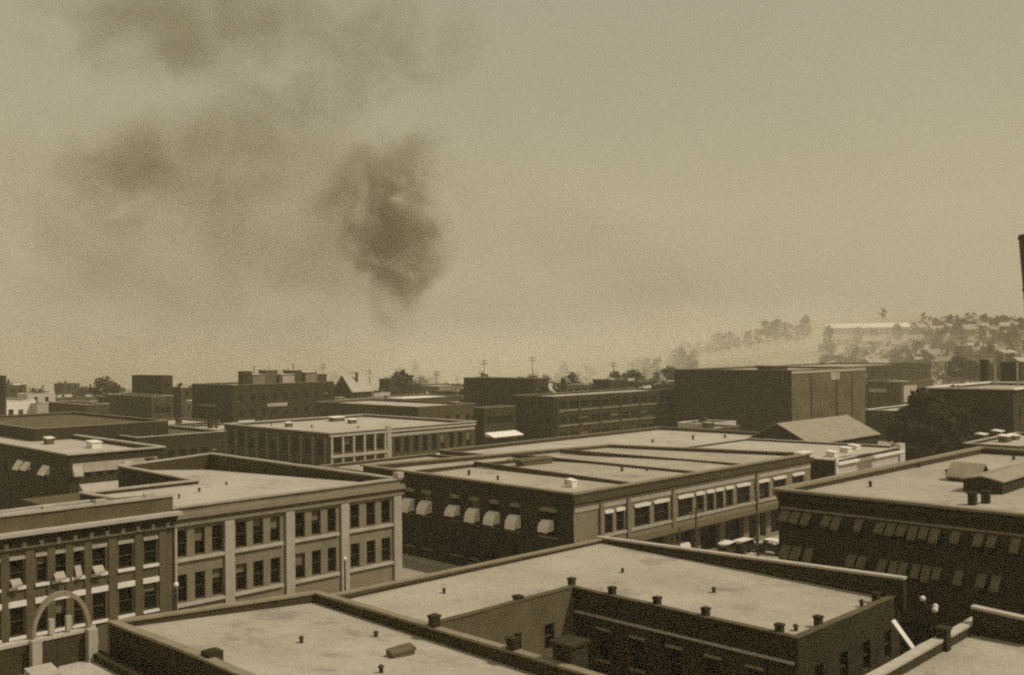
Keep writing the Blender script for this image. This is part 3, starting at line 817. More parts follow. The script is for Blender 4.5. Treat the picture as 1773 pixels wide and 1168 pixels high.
for i in range(n):
    u = uP+1.2+(w.len-uP-2)*(i+.5)/n; F1.window(0, u-.7, u+.7, 4.6, 8.0); F1.window(0, u-.8, u+.8, .8, 3.2, rail=False)
F1.box('string_course', 0, uP+.8, w.len-.2, 8.3, 8.9, 0, .15, 'stone')
F1.awning(0, w.len*.62, w.len*.78, 3.6, 2.6, 2.2); F1.awning(0, w.len*.82, w.len*.98, 3.9, 2.8, 2.4)
F1.box('cornice', 0, 0, w.len, 9.3, 9.7, 0, .4, 'coping')
F1.finish()
for x, y, s_ in ((583,728,2.2),(610,732,1.2),(500,738,1.0)):
    a, b, z = F1.roofpt(x, y); F1.hatch(a, b, z, s_*1.5, s_, .9, 'wood', 'white', 'skylight')
for x, y in ((540,740),(470,735),(620,740)): F1.vent(x, y, .3, .9)

F2 = simple('brick_building', 'long low dark brick building with pale roof edge behind the galleried block', 'building', 724, 704, 12.2, 822, 545, 'brick2', wins=(5,9), rows=((7.5,9.5),(3,5)))
G1 = simple('hotel_building', 'big dark brick building with a black rooftop box and white signboards', 'building', 402, 666, 17.4, 578, 332, 'brick', 'gravel', wins=(9,5), rows=((12.5,14.5),(8,10)))
w = G1.walls[0]; G1.box('signboard', 0, w.len*.05, w.len*.2, 5.6, 7.0, .02, .2, 'white')
u = w.hit(480, 688)[0]; G1.box('signboard', 0, u-3.4, u+3.4, 10.6, 11.6, .02, .2, 'stone')
w = G1.walls[3]; G1.box('signboard', 3, w.len*.15, w.len*.6, 10.8, 11.4, .02, .2, 'coping2')
ga, gb_ = (G1.P[0][0]+G1.P[0][1])*S2, (G1.P[0][1]-G1.P[0][0])*S2
gl_ = G1.walls[0].len
G1.chimney(ga+5.5, gb_+2.2, 16.8, 4.6, 3.0, cap=False, m='iron')
for i, (t, d_, h, m_) in enumerate(((.28,4,3.4,'brick3'),(.42,5,4.6,'wood'),(.55,3,3.2,'stone'),(.66,5,4.4,'brick2'),(.8,4,3.6,'brick3'),(.92,5,3.0,'brick2'))):
    G1.hatch(ga+gl_*t, gb_+d_, 16.8, 4.2, 4.0, h, m_, 'gravel', 'penthouse')
for t, hh in ((.35,6),(.5,5.5),(.74,6.5)):
    V, F = [], []; p = W(ga+gl_*t, gb_+9); tube(V, F, (*p,16.7), (*p,16.8+hh), .16, n=6); G1.part('flue_pipe', V, F, 'iron')

def house(name, label, x, y, z, w_, d_, he, hr, rot, wall, roof, group=None, wins=True):
    if group:
        wd = {'siding':'pale boarded','brick3':'tan','stone':'cream','brick2':'brown'}.get(wall, 'plain'); rd = {'shingle':'shingled','gravel2':'pale','gravel':'grey','brick2':'dark'}.get(roof, 'plain')
        label = label.replace('small gabled house', 'small %s gabled house with %s roof' % (wd, rd))
    o = thing(name, label, 'house', (x, y, z), group); o.rotation_euler.z = rot
    off = Vector((x, y, z)); OFF[o.name] = Vector((0,0,0))
    V = []
    for yy in (-d_/2, d_/2):
        for xx, zz in ((-w_/2,-1),(w_/2,-1),(w_/2,he),(0,hr),(-w_/2,he)): V.append((xx,yy,zz))
    mk('wall', V, [(0,1,2,3,4),(9,8,7,6,5),(1,6,7,2),(4,9,5,0)], M[wall], o)
    for s_ in (-1, 1):
        V, F = [], []; t = (hr-he)/(w_/2)*.5
        q = [(s_*(w_/2+.5),-d_/2-.5,he-t),(s_*(w_/2+.5),d_/2+.5,he-t),(0,d_/2+.5,hr),(0,-d_/2-.5,hr)]
        hexa(V, F, [(a,b,c+.01) for a,b,c in q]+[(a,b,c+.16) for a,b,c in q]); mk('roof', V, F, M[roof], o)
    if wins:
        for xx in (-w_*.25, w_*.25):
            V, F = [], []; box(V, F, xx-.5, xx+.5, -d_/2-.06, -d_/2+.05, 1.0, 2.6); mk('window', V, F, M['glass'], o)
        for yy in (-d_*.25, d_*.25):
            for s_ in (-1, 1):
                V, F = [], []; box(V, F, s_*w_/2-.06, s_*w_/2+.06, yy-.5, yy+.5, 1.0, 2.6); mk('window', V, F, M['glass'], o)
        V, F = [], []; box(V, F, -.5, .5, -d_/2-.05, -d_/2+.05, -.2, 2.1); mk('door', V, F, M['wood'], o)
    V, F = [], []; box(V, F, w_*.18, w_*.18+.7, -.35, .35, he, hr+.9); mk('chimney', V, F, M['brick2'], o)
    return o
def place(px, py, d):                        # column px at distance d, height from the photograph row
    r = ray(px, py); t = d/r.y; return (r.x*t, d, H+r.z*t)
x, y, z = place(611, 690, 345)
house('frame_house', 'frame house with a white roof above black walls', x, y, 0, 10, 9, 13.2, 18.6, -.7, 'brick', 'stone')
S1 = simple('storehouse', 'low building with wide white roof behind the long brick block', 'building', 700, 690, 10.2, 812, 628, 'brick2', 'white', wins=(4,4), rows=((5,7),))
S2_ = simple('storehouse', 'far low building with pale roof under hazy trees', 'building', 760, 668, 11.5, 830, 690, 'brick3', 'gravel2', wins=(4,3), rows=((6,8),))

# left of centre, beyond
K1 = simple('brick_building', 'low brick building with a white roof edge behind the long dark sheds', 'building', 150, 700, 12.5, 190, 84, 'brick2', 'gravel2', 'coping', wins=(3,5), rows=((8,10),))
K2 = simple('brick_building', 'long plain brick building with a bright roof below a black block', 'building', 262, 686, 14, 300, 182, 'brick2', 'gravel2', 'coping', wins=(3,6), rows=((9,11),))
K3 = simple('brick_building', 'black square block standing above the bright roof', 'building', 280, 650, 19.6, 299, 228, 'brick', 'gravel', 'brick', wins=(2,4), rows=((16,18),))
K4 = Building('plastered_building', 'white plastered building with two small dark windows', 'building', cornerbox(4, 694, 12, 62, -40), drop=.4, wall='white', roof='gravel2', coping='white', base=0)
w = K4.walls[0]
for px in (19, 36):
    u, zc_ = w.hit(px, 714); K4.window(0, u-.8, u+.8, zc_-1.2, zc_+1.2)
K4.rowwin(0, 4, 1.4, 1.5, 3.6); K4.finish()
K8 = simple('plastered_building', 'pale plastered annexe beside the white plastered building', 'building', 64, 698, 11, 84, 20, 'stone', 'gravel2', 'coping', wins=(2,0), rows=((6,8),))
K5 = simple('long_shed', 'long dark shed with a thin pale roof edge behind the corner block', 'shed', 60, 742, 13.6, 292, -80, 'brick', 'tar', 'coping2', wins=(9,4), rows=((9.5,11.2),))
K6 = simple('brick_building', 'brick wall with pale coping beside the galleried block', 'building', 236, 757, 11.4, 389, 120, 'brick', 'tar', 'coping', wins=(7,5), rows=((7,8.6),))
K7 = simple('factory_chimney_block', 'narrow dark tower block beside the white plastered building', 'tower', 6, 650, 21, 11, -20, 'brick', 'tar', 'brick', wins=(0,2), rows=((15,17),))

# right of the tall warehouse
D1 = simple('brick_building', 'black building with a bright white cornice and rooftop stack house', 'building', 1754, 674, 17, 1850, 1606, 'brick', 'gravel', 'white', wins=(6,8), rows=((11,13.4),(6,8.4)), cop=(.5,.35))
da, db = (D1.P[0][0]+D1.P[0][1])*S2, (D1.P[0][1]-D1.P[0][0])*S2
e = vZ(1706, 662, 17); D1.chimney(e[0]+3, e[1]+1, 16.4, 6.4, 1.7, cap=False, m='brick')
e = vZ(1738, 662, 17); D1.hatch(e[0]+7, e[1], 16.4, 4, 4.6, 5.6, 'brick', 'tar', 'penthouse')
for px in (1718, 1757):
    e = vZ(px, 664, 17); V, F = [], []; p = W(e[0]+2, e[1]); tube(V, F, (*p,16.3), (*p,22.2), .22, n=6); D1.part('mast', V, F, 'stone')
E1 = simple('storehouse', 'low building with white patched roofs beside the dark tree', 'building', 1600, 712, 8.4, 1690, 1498, 'brick', 'gravel2', 'white', wins=(4,6), rows=((4,6),))
E2 = simple('brick_building', 'brick building with a square white signboard and white band', 'building', 1560, 660, 13.5, 1616, 1496, 'brick2', 'gravel', 'coping2', wins=(0,4), rows=((6,8),))
w = E2.walls[0]; u0 = w.hit(1563, 672)[0]; u1 = w.hit(1586, 672)[0]
E2.box('signboard', 0, u0+.3, u1+.3, 6.0, 12.0, .02, .25, 'stone'); E2.box('signboard', 3, 2, E2.walls[3].len*.6, 9.6, 10.9, .02, .2, 'stone')
x, y = W((E2.P[0][0]+E2.P[0][1])*S2+1, (E2.P[0][1]-E2.P[0][0])*S2+14); V, F = [], []
tube(V, F, (x,y,12.9), (x,y,16.6), .15, n=6); tube(V, F, (x,y,16.5), (x+.9,y,15.2), .14, n=6); E2.part('vent_pipe', V, F, 'white')
V1 = simple('storehouse', 'low cluttered pale roof below the black white-corniced building', 'building', 1765, 772, 8.5, 1850, 1668, 'brick', 'gravel2', 'coping', wins=(5,6), rows=((4,6),))
for i, (x, y) in enumerate(((1700,758),(1728,755),(1755,760),(1740,764))):
    a, b, z = V1.roofpt(x, y); V1.hatch(a, b, z, 2.6, 1.6, .8+.3*(i%2), 'wood', 'white', 'skylight')
W2 = simple('storehouse', 'long dark flat building just behind the tall plastered warehouse', 'building', 1470, 634, 18.6, 1612, 1290, 'brick', 'gravel', 'tar', wins=(6,10), rows=((14,16),))

# plain small buildings filling the blocks between
kinds = (('brick2','gravel2','coping2','low brown flat roofed building among the far blocks'), ('brick3','gravel2','coping','low tan flat roofed building among the far blocks'),
         ('brick','gravel','coping2','low dark flat roofed building among the far blocks'), ('siding','gravel2','white','low pale boarded building among the far blocks'))
n_, tries = 0, 0; N_LOW = 62
REG.append((aS-3, aSE+3, bS-3, bS+18)); REG.append((60, 80, 60, 400)); REG.append((-100, 400, 55, 72))
while n_ < N_LOW+48 and tries < 9000:
    tries += 1; sky_ = n_ >= N_LOW or tries > 4500
    px = rnd.uniform(-40, 1240); d = rnd.uniform(330, 440) if sky_ else rnd.uniform(215, 440); x, y, z = place(px, 650, d); a = (x+y)*S2; b = (y-x)*S2
    la, lb = (rnd.uniform(6, 13), rnd.uniform(6, 13)) if sky_ else (rnd.uniform(8, 22), rnd.uniform(8, 24))
    if (d < 310 and 800 < px < 1200) or (d < 350 and px < 95): continue
    if any(a < r[1] and a+la > r[0] and b < r[3] and b+lb > r[2] for r in REG): continue
    h = rnd.uniform(5, 7.5) if d < 300 else rnd.uniform(7, 11.5)
    kw, kr, kc, kl = kinds[rnd.choice((0,0,1,2,2,3))]
    if sky_: h = rnd.uniform(8.5, 15.5); kl = kl.replace('low ', 'taller narrow ').replace('among the far blocks', 'along the far skyline')
    B = Building('flat_roofed_building', kl, 'building', rect(a, a+la, b, b+lb, h), drop=.4, wall=kw, roof=kr, coping=kc, base=0, group=kl.replace('building', 'buildings'))
    B.rowwin(0, max(2, int(la/4)), 1.3, h-3, h-1.2, rail=False); B.rowwin(3, max(2, int(lb/4)), 1.3, h-3, h-1.2, rail=False); B.finish()
    for q in range(rnd.randrange(1, 4)):
        a_, b_ = a+rnd.uniform(.2,.8)*la, b+rnd.uniform(.2,.8)*lb
        if rnd.random() < .5: B.chimney(a_, b_, h-.45, rnd.uniform(1,2.6), rnd.uniform(.6,1.2))
        else: B.hatch(a_, b_, h-.42, rnd.uniform(1.2,3), rnd.uniform(1.2,3), rnd.uniform(.6,1.8), rnd.choice(['wood','white','brick2']), 'shingle', 'roof_hatch')
    n_ += 1
print('fillers', n_)

# ------------------------------------------------------------------ poles, lamps, stack
def pole(px, py, d, top, label, arms=2, lean=0):
    x, y, z = place(px, py, d); o = thing('utility_pole', label, 'pole', (x, y, .0))
    V, F = [], []; tube(V, F, (x,y,0), (x+lean,y,top), .15, .1, 8); mk('post', V, F, M['wood'], o)
    for i in range(arms):
        V, F = [], []; zc = top-.5-i*.8; c = Vector((x+lean*(zc/top),y-.14,zc)); e = Vector((S2,S2,0))*1.2
        tube(V, F, c-e, c+e, .06, n=6); a = mk('crossarm', V, F, M['wood'], o)
        for t in (-.9,-.45,.45,.9):
            V, F = [], []; p = c+e*t; tube(V, F, p+Vector((0,0,.05)), p+Vector((0,0,.22)), .05, .03, 6); mk('insulator', V, F, M['stone'], a)
    return o
pole(1311, 900, 97, 12.2, 'tall utility pole with crossarms at the corner of the striped awning building')
pole(1205, 900, 99, 10.4, 'utility pole in front of the white arched window heads', 1)
pole(1168, 900, 94, 9.2, 'leaning bare pole beside the white arched windows', 0, .5)
pole(1008, 770, 250, 9.5, 'distant utility pole before the banded dark building', 1)
pole(334, 1050, 62, 7.6, 'leaning dark pole before the piered stone front', 0, -.5)
pole(1116, 640, 330, 19.5, 'tall thin pole standing above hazy trees', 0)
def wire(p, q, sag, label):
    V, F = [], []; p, q = Vector(p), Vector(q); prev = p
    for i in range(1, 11):
        t = i/10; c = p.lerp(q, t)-Vector((0,0,sag*4*t*(1-t))); tube(V, F, prev, c, .018, n=4, cap=False); prev = c
    tag(mk('overhead_wire', V, F, M['iron'], loc=tuple(p)), label, 'wire')
pp = [Vector((*place(px, 900, d)[:2], h)) for px, d, h in ((1311,97,11.9),(1205,99,10.1),(1168,94,9.0))]
wire(pp[0], pp[1], .5, 'thin overhead wire strung between the two crossarm poles')
wire(pp[1], pp[2], .3, 'thin overhead wire running to the leaning bare pole')
def lamp(x, y, z, h, label, globes=3):
    o = thing('street_lamp', label, 'street lamp', (x, y, z)); V, F = [], []
    tube(V, F, (x,y,z), (x,y,z+.5), .2, .14); tube(V, F, (x,y,z+.5), (x,y,z+h), .1, .07); mk('post', V, F, M['iron'], o)
    for i in range(globes):
        if globes == 1: c = (x, y, z+h+.22)
        else:
            t = 2*math.pi*i/globes+.6; c = (x+.5*math.cos(t), y+.5*math.sin(t), z+h-.1+(.55 if i == 1 else 0))
            V, F = [], []; tube(V, F, (x,y,z+h-.5), (c[0],c[1],c[2]-.2), .04, n=6); mk('arm', V, F, M['iron'], o)
        V, F = [], []; ball(V, F, c, .19); mk('globe', V, F, M['globe'], o, True)
    return o
x, y, z = place(1612, 1046, 64); lamp(x, y, .01, z-.1, 'street lamp with three white globes beside the black party wall')
x, y, z = place(597, 967, 84); lamp(x, y, .01, z-.2, 'street lamp with one white globe before the piered stone front', 1)
x, y, z = place(305, 1012, 70); lamp(x, y, .01, z-.2, 'single globe street lamp where brick and stone fronts meet', 1)
# iron stack at the right edge
x, y, z = place(1771, 560, 150)
st = thing('smokestack', 'leaning black iron smokestack rising above the roofs at the street end', 'smokestack', (x+5, y, 0))
V, F = [], []; xt, yt, zt = place(1766, 405, 150)
p0, p1 = Vector((x+5,y,0)), Vector((xt+2.2,y,zt))
tube(V, F, p0, p1, 2.3, 2.2, 20, cap=False); tube(V, F, p0, p1-Vector((0,0,.3)), 2.0, 1.9, 20); mk('shaft', V, F, M['iron'], st, True)
for t in (.55, .8, .985):
    V, F = [], []; c = p0.lerp(p1, t); tube(V, F, c, c+(p1-p0).normalized()*.3, 2.36, n=20); mk('band', V, F, M['iron'], st)

# ------------------------------------------------------------------ vehicles in the street
def car(x, y, rot, label, roof='canvas', truck=False):
    o = thing('motor_truck' if truck else 'motor_car', label, 'truck' if truck else 'car', (x, y, .012)); o.rotation_euler.z = rot
    OFF[o.name] = Vector((0,0,0))
    def prism(name, prof, w_, m, par=o):
        V = [(px_, s_*w_, pz) for s_ in (-1,1) for px_, pz in prof]; n = len(prof)
        F = [tuple(range(n))[::-1], tuple(range(n, 2*n))]+[(i,(i+1)%n,n+(i+1)%n,n+i) for i in range(n)]
        return mk(name, V, F, M[m], par)
    prism('chassis', [(-1.9,.42),(1.8,.42),(1.8,.6),(-1.9,.6)], .42, 'iron')
    prism('hood', [(.75,.603),(1.75,.603),(1.78,1.12),(.75,1.22)], .42, 'body')
    if truck:
        prism('body', [(-2.3,.603),(.1,.603),(.1,1.2),(-2.3,1.2)], .85, 'wood'); prism('canvas_cover', [(-2.35,1.203),(.12,1.203),(.12,2.3),(-.2,2.6),(-2.05,2.6),(-2.35,2.3)], .88, 'canvas')
        prism('cab', [(.13,.603),(.74,.603),(.74,1.3),(.6,2.1),(.13,2.1)], .75, 'body')
    else:
        prism('body', [(-1.85,.65),(-1.6,.603),(.74,.603),(.74,1.2),(.2,1.22),(.1,1.1),(-.5,1.1),(-.6,1.25),(-1.7,1.28)], .7, 'body')
        prism('roof', [(-1.75,1.75),(-1.6,1.86),(.6,1.9),(.72,1.82),(.6,1.84),(-1.6,1.8)], .72, roof)
        for xx in (-1.7,-.55,.68):
            for s_ in (-1,1):
                V, F = [], []; box(V, F, xx-.03, xx+.03, s_*.68-.03, s_*.68+.03, 1.1, 1.84); mk('roof_post', V, F, M['iron'], o)
    V, F = [], []; box(V, F, .745, .775, -.62, .62, 1.22, 1.8); mk('windscreen', V, F, M['glass'], o)
    for xx in (-1.3, 1.35):
        for s_ in (-1, 1):
            V, F = [], []; tube(V, F, (xx,s_*.62,.38), (xx,s_*.74,.38), .38, n=16); t = mk('tyre', V, F, M['iron'], o)
            V, F = [], []; tube(V, F, (xx,s_*.741,.38), (xx,s_*.76,.38), .24, n=12); mk('rim', V, F, M['wood'], t)
        for s_ in (-1, 1):
            pr = [(xx+.52*math.cos(t*math.pi/6), .44+.42*math.sin(t*math.pi/6)) for t in range(7)]; pr += [(p*.94+xx*.06, q-.05) for p, q in pr[::-1]]
            V = [(p, s_*.6+dd, q) for dd in (-.02,.2) for p, q in ((a_, b_) for a_, b_ in pr)]; V = [(p, s_*abs(q) if abs(q) > .1 else q, r_) for p, q, r_ in V]
            n = len(pr); F = [(i,(i+1)%n,n+(i+1)%n,n+i) for i in range(n)]; mk('mudguard', V, F, M['body'], o)
    for s_ in (-1, 1):
        V, F = [], []; ball(V, F, (1.86,s_*.36,.95), .12, 8, 5); mk('headlight', V, F, M['globe'], o, True)
    return o
def at0(px, py): a, b, _ = vZ(px, py, .0); return W(a, b)
x, y = W(75.2, 55.8); x, y = at0(1185, 972); car(x, y, math.pi/4, 'motor truck with a pale canvas cover beside the arched window building', truck=True)
for px, py, rt, lb in ((1262,962,.9,'touring car with white top parked by the utility pole'), (1292,957,.7,'touring car with white top at the striped awning corner'),
                       (1335,958,2.4,'touring car turning past the corner of the striped awning building')):
    x, y = at0(px, py); car(x, y, rt, lb, 'white')

# ------------------------------------------------------------------ trees
def crown_mesh(name, seed, R, h0, h1, n, leaf, m, gap=.25):
    r = random.Random(seed); V, F = [], []
    clumps = []
    for _ in range(int(9+R*2.2)):
        t = 2*math.pi*r.random(); k = r.random()**.6; zz = h0+(h1-h0)*r.random()
        e = math.sin(math.pi*min(1, max(.12, (zz-h0)/(h1-h0)*.86+.12)))
        clumps.append((Vector((R*.78*k*e*math.cos(t), R*.78*k*e*math.sin(t), zz)), R*(.22+.22*r.random())))
    for _ in range(n):
        c, cr = r.choice(clumps)
        d = Vector((r.gauss(0,1), r.gauss(0,1), r.gauss(0,.8))); d.normalize(); p = c+d*cr*(r.random()**.4)
        nn = (d+Vector((r.gauss(0,.6), r.gauss(0,.6), r.gauss(0,.6)))).normalized(); u = nn.orthogonal().normalized(); v = nn.cross(u)
        t = r.random()*6.28; u, v = u*math.cos(t)+v*math.sin(t), v*math.cos(t)-u*math.sin(t); s_ = leaf*(.6+.8*r.random()); b = len(V)
        V.extend([tuple(p-u*s_), tuple(p-v*s_*.5), tuple(p+u*s_), tuple(p+v*s_*.5)]); F.append((b,b+1,b+2,b+3))
    me = bpy.data.meshes.new(name); me.from_pydata(V, [], F); me.materials.append(M[m]); return me
def trunk_mesh(name, seed, h, r0):
    r = random.Random(seed); V, F = [], []
    tube(V, F, (0,0,-.6), (0,0,h*.5), r0, r0*.65, 8); tube(V, F, (0,0,h*.5), (r.uniform(-.4,.4),r.uniform(-.4,.4),h*.92), r0*.65, r0*.15, 7)
    for i in range(7):
        t = 2*math.pi*i/7+r.random(); z0 = h*(.3+.07*i); l_ = h*.3
        tube(V, F, (0,0,z0), (l_*math.cos(t),l_*math.sin(t),z0+l_*.8), r0*.4, r0*.08, 6)
    me = bpy.data.meshes.new(name); me.from_pydata(V, [], F); me.materials.append(M['bark']); return me
near_c = [crown_mesh('crown', 20+i, 4.6, 2.2, 10.5, 3000, .42, 'leaf') for i in range(3)]
near_t = [trunk_mesh('trunk', 3+i, 9.5, .32) for i in range(3)]
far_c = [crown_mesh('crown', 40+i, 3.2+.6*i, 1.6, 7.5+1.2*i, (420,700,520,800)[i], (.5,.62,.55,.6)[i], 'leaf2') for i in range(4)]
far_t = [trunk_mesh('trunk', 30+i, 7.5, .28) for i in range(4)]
def tree(x, y, z, s_, label, near=False, group=None, sx=1.0):
    if group and not near:
        hd = 'tall' if s_ > 1.15 else 'middling' if s_ > .75 else 'small'; bd = 'broad' if sx > 1.2 else 'round' if sx > .95 else 'slim'
        label = label.replace('hazy tree', 'hazy %s %s tree' % (hd, bd)).replace('faint tree', 'faint %s %s tree' % (hd, bd))
    k = rnd.randrange(3 if near else 4); o = thing('tree', label, 'tree', (x, y, z), group)
    o.rotation_euler.z = rnd.random()*6.28; o.scale = (s_*sx, s_*sx, s_)
    for nm, me in (('trunk', (near_t if near else far_t)[k]), ('crown', (near_c if near else far_c)[k])):
        link(bpy.data.objects.new(nm, me), o)
    return o
G = 'dark trees between the pale roofs'
for px, d, s_ in ((1572,214,1.15),(1598,207,1.5),(1628,212,1.35),(1652,220,1.5),(1590,188,1.0),(1618,182,.95),(1642,186,1.1),(1666,196,1.15),(1574,182,.7)):
    x, y, z = place(px, 740, d); tree(x, y, 0, s_, 'dark leafy tree in the clump between the white patched roofs and the boarded warehouse front', True, G)
# hillside on the right: trees and houses
Gh = 'trees on the far hillside'
n_ = 0
while n_ < 150:
    px = 1425+rnd.random()**.8*365; py = 551+rnd.random()**.9*108
    if px < 1590 and 552 < py < 580 and rnd.random() < .85: continue
    if px < 1570 and rnd.random() < .6: continue
    x, y, z = hitground(px, py); n_ += 1
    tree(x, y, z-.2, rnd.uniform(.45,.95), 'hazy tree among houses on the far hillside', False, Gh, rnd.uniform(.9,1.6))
x, y, z = hitground(1529, 552); tree(x, y, z-.2, 1.1, 'lone tree on the skyline above the long white shed', False)
x, y, z = hitground(1436, 612); tree(x, y, z-.2, 1.5, 'tall slim tree standing alone on the pale slope', False, None, .6)
x, y, z = hitground(1323, 640); x, y, z = place(1323, 625, 400); tree(x, y, gz(x,y), 1.3, 'bushy dark tree behind the tall plastered warehouse', False, None, 1.0)
Gb = 'houses on the far hillside'
for i in range(90):
    px = 1430+rnd.random()*350; py = 556+rnd.random()*86
    if px < 1590 and py < 588: continue
    x, y, z = hitground(px, py)
    house('frame_house', 'small gabled house among trees on the far hillside', x, y, z-.2, rnd.uniform(7,10), rnd.uniform(8,13), rnd.uniform(3,4.4), rnd.uniform(5,7), rnd.uniform(-1.4,1.4), rnd.choice(['siding','brick3','stone','brick2']), rnd.choice(['shingle','gravel2','brick2','gravel']), Gb)
# low brush covering the hillside
r_ = random.Random(77); V, F = [], []
for _ in range(1500):
    px = 1470+r_.random()**.6*330; py = 552+r_.random()*112
    if px < 1600 and py < 590 and r_.random() < .8: continue
    x, y, z = hitground(px, py); R_ = r_.uniform(.8, 2.2)
    for _k in range(9):
        c = Vector((x+r_.gauss(0,R_), y+r_.gauss(0,R_), z+abs(r_.gauss(0,.7))*R_*.6)); u = Vector((r_.gauss(0,1),r_.gauss(0,1),r_.gauss(0,1))).normalized(); v = u.orthogonal().normalized()*.8; u *= .8; b = len(V)
        V += [tuple(c-u), tuple(c-v*.6), tuple(c+u), tuple(c+v*.6)]; F.append((b,b+1,b+2,b+3))
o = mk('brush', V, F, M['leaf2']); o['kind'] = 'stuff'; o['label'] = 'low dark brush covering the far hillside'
# long white shed on the hill
x, y, z = hitground(1500, 578)
ls = house('long_shed', 'long white roofed shed on the hill crest', x, y, z-.4, 13, 62, 5.0, 8.4, math.radians(78), 'stone', 'white', None, False); ls['category'] = 'shed'
Gt = 'small houses behind the town'
for i in range(72):
    px = 10+i*16+rnd.uniform(-14,14); d = rnd.uniform(350, 480); x, y, z = place(px, 650, d)
    if px > 1165: continue
    house('frame_house', 'small gabled house behind the town roofs', x, y, gz(x,y)-.1, rnd.uniform(7,10), rnd.uniform(8,13), rnd.uniform(4,7.5), rnd.uniform(8,11.5), rnd.uniform(-1.2,1.2), rnd.choice(['siding','brick2','brick3','stone']), rnd.choice(['shingle','gravel','gravel2','brick2']), Gt)
# hazy tree line behind the town
Gf = 'hazy trees behind the town'
for i in range(68):
    px = 420+rnd.random()*780; d = rnd.uniform(430, 540); x, y, z = place(px, 640, d)
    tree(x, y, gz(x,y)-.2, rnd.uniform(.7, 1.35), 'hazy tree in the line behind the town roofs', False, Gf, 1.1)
for i in range(46):
    px = 430+rnd.random()*800; d = rnd.uniform(600, 700); x, y, z = place(px, 640, d)
    tree(x, y, gz(x,y)-.2, rnd.uniform(1.0, 1.7), 'faint tree showing through the pale smoke bank', False, 'faint trees in the smoke bank', rnd.uniform(.7,1.3))
for i, (px, d, h) in enumerate(((560,430,22),(640,440,19),(838,425,23),(922,430,24),(1062,435,21),(500,440,20),(755,445,18))):
    x, y, z = place(px, 640, d); V, F = [], []; tube(V, F, (x,y,0), (x,y,h), .22, .14, 6)
    for zc in (h-.8, h-2): tube(V, F, (x-1.6,y-.3,zc), (x+1.6,y-.3,zc), .13, n=5)
    tag(mk('utility_pole', V, F, M['wood'], loc=(x,y,0)), 'tall distant pole with two crossarms above the far roofs', 'pole', 'tall poles behind the town')
for px, s_ in ((115,1.3),(135,1.5),(180,1.9),(205,1.9),(150,1.4),(60,1.2)):
    x, y, z = place(px, 660, 390); tree(x, y, 0, s_*.8, 'hazy tree behind the brick buildings with bright roofs', False, 'hazy trees by the bright roofs', 1.0)
x, y, z = place(985, 625, 395); tree(x, y, 0, 1.7, 'tall dense tree standing out of the hazy tree line', False, None, .9)
x, y, z = place(697, 640, 392); tree(x, y, 0, 1.9, 'broad pale tree beside the frame house with the white roof', False, None, 1.1)
for px in range(1190, 1400, 17):
    x, y, z = place(px+rnd.uniform(-6,6), 610, rnd.uniform(700,820)); tree(x, y, gz(x,y)-.2, rnd.uniform(.9,1.6), 'faint tree on the pale ground beyond the tall warehouse', False, 'faint trees beyond the warehouse', 1.3)

# ------------------------------------------------------------------ haze and smoke
V, F = [], []
V, F = [], []; box(V, F, -1700, 1700, -260, 2100, -4, 330)
hz = mk('haze', V, F, bpy.data.materials.new('haze_air')); hz['kind'] = 'stuff'
hm = hz.data.materials[0]; hm.use_nodes = True; hn = hm.node_tree; hn.nodes.clear()
pv = hn.nodes.new('ShaderNodeVolumePrincipled'); pv.inputs['Color'].default_value = (.96, .87, .63, 1); pv.inputs['Density'].default_value = .00033
pv.inputs['Anisotropy'].default_value = 0
oo = hn.nodes.new('ShaderNodeOutputMaterial'); hn.links.new(pv.outputs[0], oo.inputs['Volume'])

def smoke_mat(name, dens, col, scale, thr, seed, soft=1.6):
    m = bpy.data.materials.new(name); m.use_nodes = True; n = m.node_tree; n.nodes.clear(); l = n.links.new
    tc = n.nodes.new('ShaderNodeTexCoord')
    def mth(op, x, y=None):
        q = n.nodes.new('ShaderNodeMath'); q.operation = op
        for i, w in enumerate((x, y)):
            if w is None: continue
            if isinstance(w, (int, float)): q.inputs[i].default_value = w
            else: l(w, q.inputs[i])
        return q.outputs[0]
    ln = n.nodes.new('ShaderNodeVectorMath'); ln.operation = 'LENGTH'; l(tc.outputs['Object'], ln.inputs[0])
    ge = n.nodes.new('ShaderNodeNewGeometry')
    nz = n.nodes.new('ShaderNodeTexNoise'); nz.inputs['Scale'].default_value = scale; nz.inputs['Detail'].default_value = 4; nz.inputs['Roughness'].default_value = .62
    nz.inputs['Distortion'].default_value = .7
    l(ge.outputs['Position'], nz.inputs[0])
    fall = mth('MAXIMUM', mth('SUBTRACT', 1.0, ln.outputs['Value']), 0.0)                 # 1 in the middle, 0 at the rim
    v = mth('ADD', mth('MULTIPLY', fall, soft), mth('MULTIPLY', mth('SUBTRACT', nz.outputs['Fac'], thr), 6.0))
    v = mth('MULTIPLY', mth('MAXIMUM', v, 0.0), mth('MINIMUM', mth('MULTIPLY', fall, 3.0), 1.0))
    v = mth('MULTIPLY', mth('MINIMUM', v, 1.6), dens)
    p = n.nodes.new('ShaderNodeVolumePrincipled'); p.inputs['Color'].default_value = col; l(v, p.inputs['Density'])
    o = n.nodes.new('ShaderNodeOutputMaterial'); l(p.outputs[0], o.inputs['Volume']); return m
bmp = bmesh.new(); bmesh.ops.create_icosphere(bmp, subdivisions=3, radius=1)
sv = [tuple(v.co) for v in bmp.verts]; sf = [tuple(v.index for v in f.verts) for f in bmp.faces]; bmp.free()
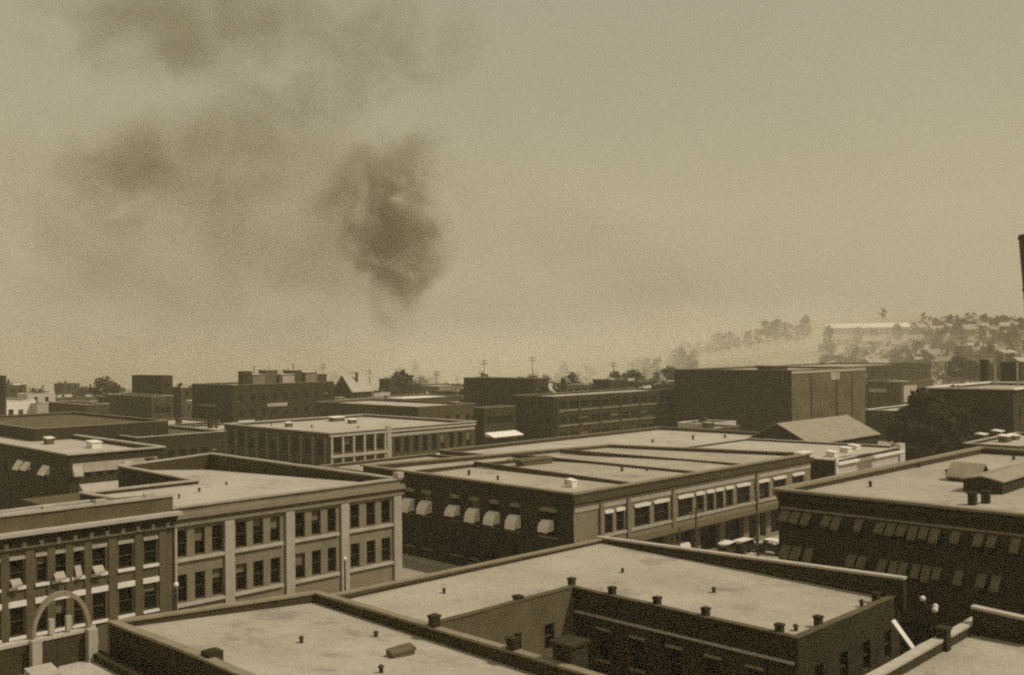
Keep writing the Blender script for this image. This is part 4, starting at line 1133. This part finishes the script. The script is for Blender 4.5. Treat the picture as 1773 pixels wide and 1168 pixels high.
def smoke(px, py, d, w_, h_, rot, dens, thr, seed, label, col=(.30,.26,.17,1), scale=.034, depth=.8, soft=1.0):
    x, y, z = place(px, py, d); k = d/FPX
    me = bpy.data.meshes.new('smoke'); me.from_pydata(sv, [], sf); me.materials.append(smoke_mat('smoke_%d' % seed, dens/(w_*k), col, scale, thr, seed, soft))
    o = bpy.data.objects.new('smoke', me); C.objects.link(o); o.location = (x, y, z); o.scale = (w_*k, w_*k*depth, h_*k)
    o.rotation_euler = (0, math.radians(rot), 0); o['kind'] = 'stuff'; o['label'] = label
    return o
D = 520
smoke(684, 415, D, 112, 150, -5, 2.1, .50, 1, 'dark ragged smoke column over the town', soft=1.1, scale=.05)
smoke(660, 305, D, 160, 75, -24, 1.1, .50, 2, 'smoke wisp blowing off the top of the dark column', soft=1.0, scale=.05)
smoke(600, 410, D+5, 300, 240, 0, .55, .47, 14, 'thin smoke veil round the dark column', (.4,.35,.24,1), .025, .4)
smoke(685, 510, D, 62, 80, 0, 1.1, .50, 9, 'lower tip of the dark smoke column', soft=1.1)
smoke(190, 305, D, 130, 125, 20, .6, .50, 3, 'thin wedge of smoke apart from the column', soft=1.0)
smoke(400, 260, D, 240, 130, -26, .7, .49, 4, 'slanting smoke drift between wedge and column', soft=1.0)
smoke(340, 10, D, 330, 140, -8, 1.25, .49, 5, 'high dark smoke bank above the drifts', soft=1.0)
smoke(620, 100, D, 260, 120, -12, .8, .49, 6, 'pale high smoke trailing from the dark bank')
smoke(330, 380, D+10, 540, 240, 0, 1.1, .46, 7, 'broad thin smoke veil low over the town', (.5,.44,.3,1), .02, .35)
smoke(1010, 440, D+20, 380, 130, 20, .4, .46, 8, 'faint smoke veil spreading away from the column', (.5,.44,.3,1), .02, .35)
def bank(loc, sc_, dens, label, k):
    me = bpy.data.meshes.new('smoke'); me.from_pydata(sv, [], sf)
    me.materials.append(smoke_mat('smoke_low_%d' % k, dens, (.97,.915,.76,1), .015, .40, 12, 1.5))
    o = bpy.data.objects.new('smoke', me); C.objects.link(o); o.location = loc; o.scale = sc_; o['kind'] = 'stuff'; o['label'] = label
bank((-260, 600, 6), (520, 190, 46), .006, 'pale smoke bank lying on the ground behind the town', 1)
bank((140, 620, 22), (200, 140, 42), .0032, 'pale smoke hanging on the slope beyond the tall warehouse', 2)
